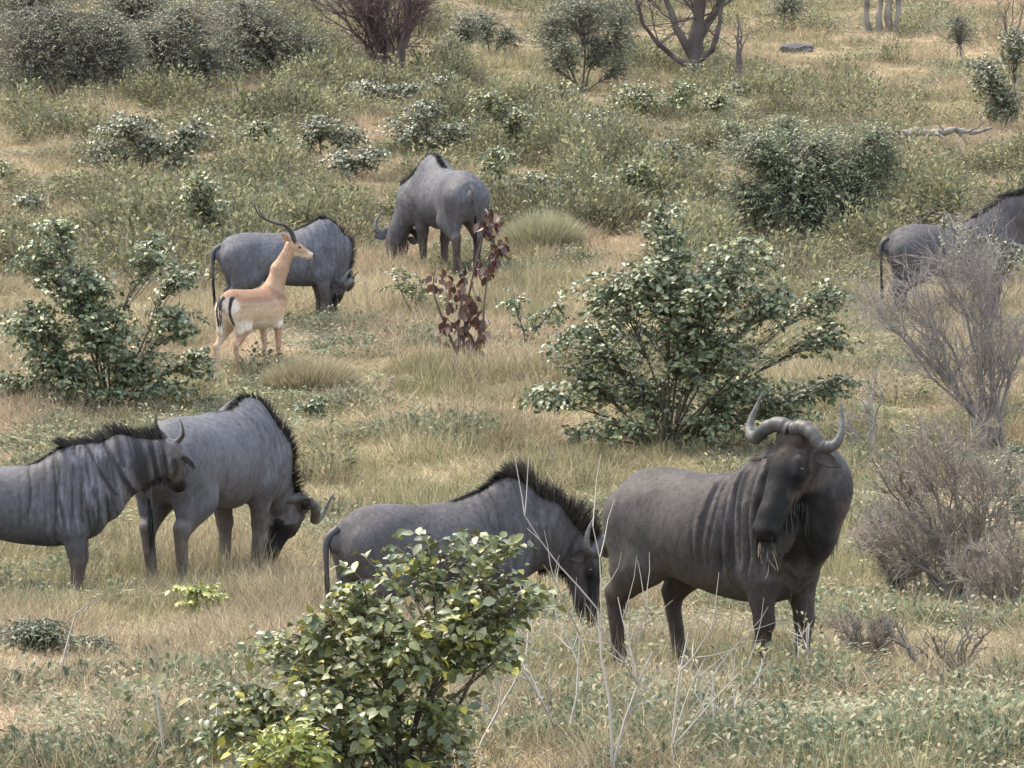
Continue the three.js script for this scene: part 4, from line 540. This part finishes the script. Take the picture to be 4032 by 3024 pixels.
DEAD.forEach((s, i) => {
  const R = rng(i * 57 + 3), g = new Geo(); let n = 1 + Math.floor(R() * 2); if (s.lean < 0.3) n = 1;
  for (let k = 0; k < n; k++) fork(g, R, V((R() - 0.5) * 0.05, 0, 0), V((R() - 0.4) * s.lean * 1.6, 1, (R() - 0.5) * s.lean).normalize(), s.h * (0.8 + 0.3 * R()), 0.0095, s.lean < 0.3 ? 2 : 3, [0.36, 0.34, 0.315], { wob: 0.35, kids: s.lean < 0.3 ? [0, 2] : [2, 3] });
  const m = shadows(new THREE.Mesh(g.build(), M.bark)); m.position.set(s.at[0], groundY(...s.at) - 0.03, s.at[1]); place(m, 'dead_sapling', s.label, 'sapling', 'dead saplings and dry stalks');
});

// the forked tree and the pale stems at the top edge
function tree(at, limbs, label, col, crown) {
  const R = rng(Math.round(at[0] * 100)), root = new THREE.Group(); root.position.set(at[0], groundY(...at) - 0.05, at[1]); const tw = new Geo(), cr = new Geo();
  for (const [pts, r, name] of limbs) {
    const st = spline(pts.map(p => V(...p)), 14), g = new Geo(), jit = st.map((p, i) => i ? p.clone().add(V((R() - 0.5) * 0.06, 0, (R() - 0.5) * 0.06)) : p); g.tube(jit, jit.map((_, i) => lerp(r, r * 0.35, i / 14) * (i === 0 ? 1.3 : 0.86 + 0.28 * R())), 9, t => { const n = 0.55 + 0.9 * noise(t * 60, r * 99); return col.map(v => v * n); }); part(root, name, g.build(), M.bark);
    for (let q = 0; q < crown; q++) { const i = 5 + Math.floor(R() * 9.9), e = ball(R); fork(tw, R, jit[i], V(0, 0.5, 0).add(e).normalize(), 0.7 + 0.7 * R(), r * 0.16 + 0.006, 3, col, { wob: 0.4, kids: [3, 3] }); }
  }
  for (let k = 0; k < crown * 130; k++) { const l = limbs[Math.floor(R() * limbs.length)][0], e = l[l.length - 1], b = ball(R), d = ball(R).normalize(), c = TONES.grey[k % 3][0]; cr.leaf(V(e[0] + b.x * 1.1, e[1] + 0.2 + b.y * 0.8, e[2] + b.z * 1.1), d, V(0, 1, 0.1), 0.05, 0.03, c, 0.2); }
  part(root, 'twigs', tw.build(), M.bark, 'stuff'); if (crown) part(root, 'crown', cr.build(), M.smallLeaf, 'stuff');
  return place(root, 'tree', label, 'tree', 'trees along the top of the view');
}
tree([3.34, -124.9], [[[[0, 0, 0], [0.02, 0.6, 0], [0.08, 1.4, 0], [0.15, 2.6, 0.1], [0.2, 4.2, 0]], 0.17, 'trunk'], [[[0, 0.35, 0], [-0.3, 0.9, 0.1], [-0.55, 1.6, 0], [-0.8, 2.8, -0.2]], 0.09, 'limb'], [[[0.03, 0.6, 0], [0.35, 1.2, -0.1], [0.75, 1.9, 0], [1.1, 3.0, 0.2]], 0.085, 'limb'], [[[0, 0.2, 0], [-0.5, 0.5, -0.2], [-0.95, 1.05, 0], [-1.15, 1.9, 0.1]], 0.06, 'limb'], [[[0.02, 0.3, 0], [0.35, 0.6, 0.2], [0.5, 1.3, 0.3], [0.45, 2.4, 0.4]], 0.07, 'limb']], 'dark forked tree with spreading bare limbs at the top', [0.10, 0.08, 0.074], 9);
tree([7.47, -137.5], [[[[-0.3, 0, 0], [-0.32, 0.7, 0], [-0.42, 1.8, 0], [-0.5, 3.5, 0]], 0.07, 'stem'], [[[-0.1, 0, 0.1], [-0.05, 0.8, 0], [-0.12, 1.8, 0], [0.0, 3.5, 0]], 0.075, 'stem'], [[[0.12, 0, 0], [0.15, 0.8, 0], [0.2, 1.9, 0], [0.25, 3.5, 0]], 0.08, 'stem'], [[[0.3, 0, 0.1], [0.33, 0.8, 0], [0.32, 1.8, 0], [0.45, 3.4, 0]], 0.07, 'stem']], 'cluster of pale straight stems at the top right', [0.20, 0.175, 0.15], 2);

// the dry sapling with curled red-brown leaves
{
  const at = [-0.51, -70.4], R = rng(77), root = new THREE.Group(); root.position.set(at[0], groundY(...at) - 0.02, at[1]);
  const stems = [[[0, 0, 0], [0.02, 0.5, 0], [0.1, 1.0, 0.05], [0.28, 1.7, 0.0]], [[0.02, 0, 0.02], [-0.05, 0.5, 0.05], [0.02, 0.95, 0.1], [-0.05, 1.2, 0.1]], [[0, 0.05, 0], [-0.18, 0.5, 0], [-0.3, 0.85, 0.05], [-0.28, 1.15, 0]], [[0, 0.1, 0], [0.2, 0.45, 0.1], [0.22, 0.7, 0.1], [0.3, 1.35, 0.05]]];
  for (const s of stems) { const p = spline(s.map(a => V(...a)), 10), g = new Geo(); g.tube(p, p.map((_, i) => lerp(0.016, 0.006, i / 10)), 5, [0.10, 0.08, 0.07]); part(root, 'stem', g.build(), M.bark); }
  const lobes = [[0.28, 1.58, 0.12, 0.2, 54], [0.36, 1.3, 0.1, 0.15, 26], [0.22, 1.12, 0.14, 0.14, 26], [0.02, 0.88, 0.17, 0.22, 44], [0.15, 0.5, 0.12, 0.28, 44], [-0.26, 0.98, 0.14, 0.14, 22], [-0.22, 0.4, 0.08, 0.2, 18], [0.02, 0.32, 0.1, 0.22, 26], [-0.08, 0.6, 0.14, 0.2, 24]];
  const pick = picker('dry', R), m = new THREE.Matrix4();
  for (const [x, y, rx, ry, n] of lobes) for (let k = 0; k < n; k++) { const b = ball(R), d = V((R() - 0.5) * 1.2, -0.9 + R() * 0.5, (R() - 0.5) * 1.2).normalize(), u = ball(R).normalize(), z = V().crossVectors(d, u).normalize(), yy = V().crossVectors(z, d), o = part(root, 'leaf', unitLeaf('dry', pick(), 0.6), M.leaf); m.makeBasis(d, yy, z); o.quaternion.setFromRotationMatrix(m); o.position.set(x + b.x * rx, y + b.y * ry, b.z * rx); o.scale.setScalar(0.075 + 0.055 * R()); }
  place(root, 'dry_sapling', 'dry sapling with curled red-brown leaves before the rump of the far wildebeest', 'sapling');
}

// rocks, a fallen log, the dome tussock
function rock(at, sx, sy, sz, col, label, seed) {
  const g = new THREE.IcosahedronGeometry(1, 4), p = g.attributes.position, c = [];
  for (let i = 0; i < p.count; i++) { const v = V(p.getX(i), p.getY(i), p.getZ(i)), n = 0.7 + 0.6 * fbm(v.x * 1.6 + seed, v.y * 1.6, v.z * 1.6); p.setXYZ(i, v.x * sx * n, v.y * sy * n, v.z * sz * n); const k = 0.7 + 0.6 * noise(v.x * 9, v.y * 9, v.z * 9 + seed); c.push(col[0] * k, col[1] * k, col[2] * k); }
  g.setAttribute('color', new THREE.Float32BufferAttribute(c, 3)); g.computeVertexNormals(); const m = shadows(new THREE.Mesh(g, vcol(0.85))); m.position.set(at[0], groundY(...at) + sy * 0.3, at[1]); place(m, 'rock', label, 'rock', 'dark rocks in the grass');
}
rock([5.5, -131.7], 0.34, 0.13, 0.25, [0.06, 0.058, 0.062], 'dark flat rock on bare ground at the top right', 1);
rock([-2.62, -97.3], 0.26, 0.13, 0.2, [0.10, 0.085, 0.085], 'dark rock in the grass left of the far wildebeest rump', 2);
rock([-2.95, -96.6], 0.2, 0.1, 0.15, [0.13, 0.12, 0.115], 'smaller greyer rock beside the dark rock above the impala', 4);
rock([-5.6, -97.6], 0.3, 0.11, 0.2, [0.10, 0.07, 0.062], 'reddish dark rock below the upper left shrub', 3);
{
  const root = new THREE.Group(), R = rng(9); root.position.set(6.64, groundY(6.64, -106.9), -106.9);
  const a = spline([V(-0.62, 0.22, 0.1), V(-0.3, 0.30, 0.05), V(0.0, 0.27, -0.03), V(0.3, 0.33, 0.04), V(0.62, 0.28, -0.05), V(0.9, 0.36, -0.1)], 26).map(p => p.add(V(0, (R() - 0.5) * 0.03, (R() - 0.5) * 0.03))), g = new Geo(), barkAt = t => { const n = 0.45 + 1.1 * noise(t * 40, 3); return [0.19 * n, 0.175 * n, 0.16 * n]; }; g.tube(a, a.map((_, i) => lerp(0.075, 0.022, i / 26) * (0.7 + 0.6 * R()) * (i < 2 ? 0.5 + 0.25 * i : 1)), 9, barkAt); part(root, 'trunk', g.build(), M.bark);
  for (const [x, dx, dy, dz, r] of [[-0.1, -0.1, -0.3, 0.2, 0.03], [0.35, 0.15, -0.3, 0.15, 0.03], [0.5, 0.3, 0.22, 0.1, 0.02], [-0.3, -0.25, -0.25, -0.2, 0.025], [0.15, -0.2, 0.2, 0.1, 0.018], [0.0, 0.2, -0.3, 0.3, 0.03]]) { const b = new Geo(), pts = spline([V(x, 0.30, 0), V(x + dx * 0.5 + 0.04, 0.30 + dy * 0.4, dz * 0.5), V(x + dx, 0.30 + dy, dz)], 8).map(p => p.add(V((R() - 0.5) * 0.02, 0, (R() - 0.5) * 0.02))); b.tube(pts, pts.map((_, i) => lerp(r, r * 0.3, i / 8)), 6, barkAt); part(root, 'branch', b.build(), M.bark); }
  place(root, 'fallen_log', 'pale fallen dead log right of the dense round bush', 'log');
}
function tussock(at, rx, h, n, col, label, seed) {
  const R = rng(seed), g = new Geo(); for (let k = 0; k < n; k++) { const a = R() * 6.283, q = Math.sqrt(R()), x = Math.cos(a) * q * rx, z = Math.sin(a) * q * rx * 0.9, hh = h * Math.sqrt(1 - q * q * 0.85), j = 0.7 + 0.6 * R(); g.strand(V(x * 0.8, hh * 0.25 * R(), z * 0.8), V(x / rx * 0.8 + (R() - 0.5) * 0.7, 1, z / rx * 0.8 + (R() - 0.5) * 0.7).normalize(), V((R() - 0.5) * 0.9, -0.25, (R() - 0.5) * 0.9), hh * (0.6 + 0.5 * R()), 0.012, col.map(v => v * j), 3); }
  const m = shadows(new THREE.Mesh(g.build(), M.grass)); m.position.set(at[0], groundY(...at), at[1]); place(m, 'grass_tussock', label, 'tussock', 'dome-shaped tussocks');
}
M.grass = vcol(0.85, { transmission: 0.35, thickness: 0, specularIntensity: 0.35 });
tussock([0.42, -89.3], 0.54, 0.55, 4200, [0.38, 0.365, 0.24], 'pale green dome tussock right of the dry red-leaved sapling', 3);
tussock([-2.0, -67.5], 0.55, 0.34, 2600, [0.36, 0.32, 0.21], 'straw-coloured dome tussock below the head of the wildebeest behind the impala', 8);
tussock([0.28, -77.5], 0.3, 0.3, 1300, [0.27, 0.28, 0.15], 'small green dome tussock between the dry sapling and the wide shrub', 5);

// wisp of grass hanging from the mouth of the bull
{
  const R = rng(21), g = new Geo(), bl = scene.getObjectByName('wildebeest'); bl.updateMatrixWorld(true); const p0 = BULL_MOUTH.clone().applyMatrix4(bl.matrixWorld);
  for (let k = 0; k < 15; k++) { const q = V((R() - 0.5) * 0.07, (R() - 0.5) * 0.02, (R() - 0.5) * 0.03), pts = [q.clone()], L = 0.014 + 0.045 * R() * R(), cj = 0.7 + 0.6 * R(); let d = V((R() - 0.5) * 1.6, -0.4, 0.4 * R()); for (let i = 0; i < 6; i++) { d.add(V((R() - 0.5) * 1.3, -0.4, (R() - 0.5) * 0.9)).normalize(); q.addScaledVector(d, L + 0.012 * R()); pts.push(q.clone()); } g.tube(pts, [0.0022, 0.0024, 0.0022, 0.002, 0.002, 0.0018, 0.0014], 4, [0.46 * cj, 0.40 * cj, 0.28 * cj]); }
  const m = shadows(new THREE.Mesh(g.build(), M.grass)); m.position.copy(p0); place(m, 'grass_wisp', 'wisp of dry grass hanging from the mouth of the standing bull', 'grass');
}

// ------------------------------------------------------------------ grass and herbs: more than anyone could count
function tuft(seed, o) {
  const R = rng(seed), g = new Geo();
  for (let k = 0; k < o.n; k++) {
    const a = R() * 6.283, q = Math.sqrt(R()) * o.r, b = R() * 6.283, lean = o.lean[0] + R() * o.lean[1], d = V(Math.cos(b) * lean, 1, Math.sin(b) * lean).normalize(), c = o.cols[Math.floor(R() * o.cols.length)], j = 0.5 + 0.85 * R();
    g.strand(V(Math.cos(a) * q, -0.01, Math.sin(a) * q), d, V((R() - 0.5) * o.bend, -o.droop, (R() - 0.5) * o.bend), o.h * (0.45 + 0.65 * R()), o.w * (0.7 + 0.6 * R()), c.map(v => v * j), o.segs || 3, V(R() - 0.5, 0.1, R() - 0.5));
  }
  if (o.leaves) for (let k = 0; k < o.leaves; k++) { const a = R() * 6.283, q = Math.sqrt(R()) * o.r * 1.2, d = V(Math.cos(a), 0.3 + R() * 0.8, Math.sin(a)).normalize(), c = o.leafCols[Math.floor(R() * o.leafCols.length)], j = 0.75 + 0.5 * R(), L = o.leafL * (0.6 + 0.7 * R()); g.leaf(V(Math.cos(a) * q, o.h * (0.1 + 0.75 * R()) * (1.15 - q / o.r * 0.5), Math.sin(a) * q), d, V((R() - 0.5), 1, (R() - 0.5)), L, L * 0.5, c.map(v => v * j), 0.2); }
  return g.build();
}
const STRAW = [[0.53, 0.45, 0.29], [0.45, 0.38, 0.25], [0.62, 0.54, 0.38], [0.35, 0.285, 0.19], [0.47, 0.36, 0.26]], GREEN = [[0.24, 0.24, 0.12], [0.31, 0.29, 0.16], [0.18, 0.185, 0.10], [0.42, 0.37, 0.23]], GREY = [[0.19, 0.22, 0.14], [0.25, 0.275, 0.18], [0.12, 0.15, 0.09], [0.16, 0.19, 0.115], [0.36, 0.32, 0.21]];
const KINDS = [
  { name: 'dry_grass', label: 'dry straw-coloured grass covering the slope', cat: 'grass', v: [0, 1, 2, 3].map(i => tuft(11 + i, { n: 34, r: 0.10, h: [0.16, 0.20, 0.13, 0.30][i], w: 0.0055, lean: [0.15, 1.5], bend: 2.6, droop: 0.45, cols: STRAW })) },
  { name: 'green_grass', label: 'olive green grass mixed into the dry grass', cat: 'grass', v: [0, 1, 2].map(i => tuft(31 + i, { n: 34, r: 0.10, h: [0.13, 0.17, 0.21][i], w: 0.0065, lean: [0.15, 1.4], bend: 2.3, droop: 0.4, cols: GREEN })) },
  { name: 'herb_cover', label: 'grey-green leafy herbs between the grass', cat: 'herbs', v: [0, 1, 2].map(i => tuft(51 + i, { n: 14, r: 0.11, h: [0.10, 0.14, 0.18][i], w: 0.006, lean: [0.2, 0.8], bend: 1.0, droop: 0.1, cols: GREY, leaves: 34, leafL: 0.04, leafCols: GREY })) },
  { name: 'leafy_scrub', label: 'knee-high leafy scrub scattered over the far slope', cat: 'scrub', v: [0, 1, 2, 3, 4].map(i => tuft(71 + i, { n: 26, r: [0.14, 0.2, 0.26, 0.16, 0.22][i], h: [0.3, 0.42, 0.5, 0.36, 0.25][i], w: 0.009, lean: [0.2, 0.9], bend: 1.2, droop: 0.1, cols: [[0.16, 0.135, 0.11], [0.36, 0.31, 0.22]], leaves: [60, 100, 150, 45, 90][i], leafL: [0.055, 0.042, 0.06, 0.065, 0.036][i], leafCols: [[0.19, 0.205, 0.115], [0.25, 0.26, 0.15], [0.10, 0.115, 0.065], [0.15, 0.165, 0.09], [0.12, 0.135, 0.075], [0.33, 0.32, 0.16]] })) },
];
{
  const R = rng(4242), put = KINDS.map(k => k.v.map(() => [])), near = [];
  const blob = (x, z, cx, cz, rx, rz) => Math.max(0, 1 - Math.hypot((x - cx) / rx, (z - cz) / rz));
  for (let d = 31; d < 185;) {
    const step = d < 56 ? 0.088 : d < 95 ? 0.115 : d < 130 ? 0.16 : 0.24, half = d * 0.0765 + (d < 130 ? 2.6 : 4);
    for (let x = -half; x < half; x += step) {
      const px = x + (R() - 0.5) * step * 1.3, pz = -d + (R() - 0.5) * step * 1.3, n1 = fbm(px * 0.55 + 9, pz * 0.28, 2), n2 = fbm(px * 1.3 + 50, pz * 0.7, 7), n3 = fbm(px * 0.5 + 90, pz * 0.3, 1), nc = noise(px * 0.85 + 13, pz * 0.42, 21) * 0.72 + noise(px * 2.1, pz * 1.1, 4) * 0.28;
      if (n2 < 0.25 && R() < 0.75) continue;                       // thin places where the soil shows
      const herb = smooth(0.52, 0.66, n3) * 0.8 + 1.6 * blob(px, pz, 1.9, -34.5, 2.9, 4.2), scrub = d > 82 ? smooth(0.5, 0.58, nc) * smooth(80, 96, d) * 0.5 * (px > 4.6 && d > 104 ? 0.15 : 1) : smooth(0.6, 0.7, n1) * 0.015;
      const green = smooth(0.45, 0.64, n1) * 0.75 + 0.06 - 0.9 * blob(px, pz, -2.3, -34.5, 1.6, 4) + 0.5 * blob(px, pz, 1, -52, 4, 6);
      let k = R() < scrub ? 3 : R() < herb * 0.55 ? 2 : R() < green ? 1 : 0; if (k === 0 && R() < 0.06) k = 1;
      if (d < 33 && px > -1.75 && px < 0.35 && R() < 0.8) continue;   // under the big bush
      const v = Math.floor(R() * KINDS[k].v.length), big = d < 56 ? 1 : d < 95 ? 1.15 : d < 130 ? 1.35 : 1.7, tall = (0.5 + 1.25 * smooth(0.36, 0.68, n2)) * (0.75 + 0.5 * R());
      put[k][v].push([px, pz, k === 3 ? 0.75 + 0.6 * R() : big * (0.8 + 0.4 * R()), k === 3 ? 0.45 + 1.9 * smooth(0.5, 0.85, nc) * (0.6 + 0.6 * R()) : tall * Math.min(1.15, big), R() * 6.283, 0.66 + 0.72 * fbm(px * 1.1, pz * 0.6, 11) + (R() - 0.5) * 0.3, k === 0 ? noise(px * 0.35, pz * 0.2, 33) : 0.5]);
    }
    d += step;
  }
  const m = new THREE.Matrix4(), q = new THREE.Quaternion(), up = V(0, 1, 0), col = new THREE.Color(); let total = 0;
  KINDS.forEach((K, k) => K.v.forEach((geo, v) => {
    const L = put[k][v], im = shadows(new THREE.InstancedMesh(geo, M.grass, L.length)); total += L.length;
    L.forEach(([x, z, s, h, a, b, pink], i) => { q.setFromAxisAngle(up, a); m.compose(V(x, groundY(x, z) - 0.005, z), q, V(s, h * (k === 3 ? 1 : 1), s)); im.setMatrixAt(i, m); im.setColorAt(i, col.setRGB(b * (0.97 + 0.08 * pink), b * (1.0 - 0.04 * pink), b * (0.96 + 0.06 * pink))); });
    place(im, K.name, K.label, K.cat, K.label, 'stuff');
  }));
  console.log('tufts', total);
}
renderer.render(scene, camera);
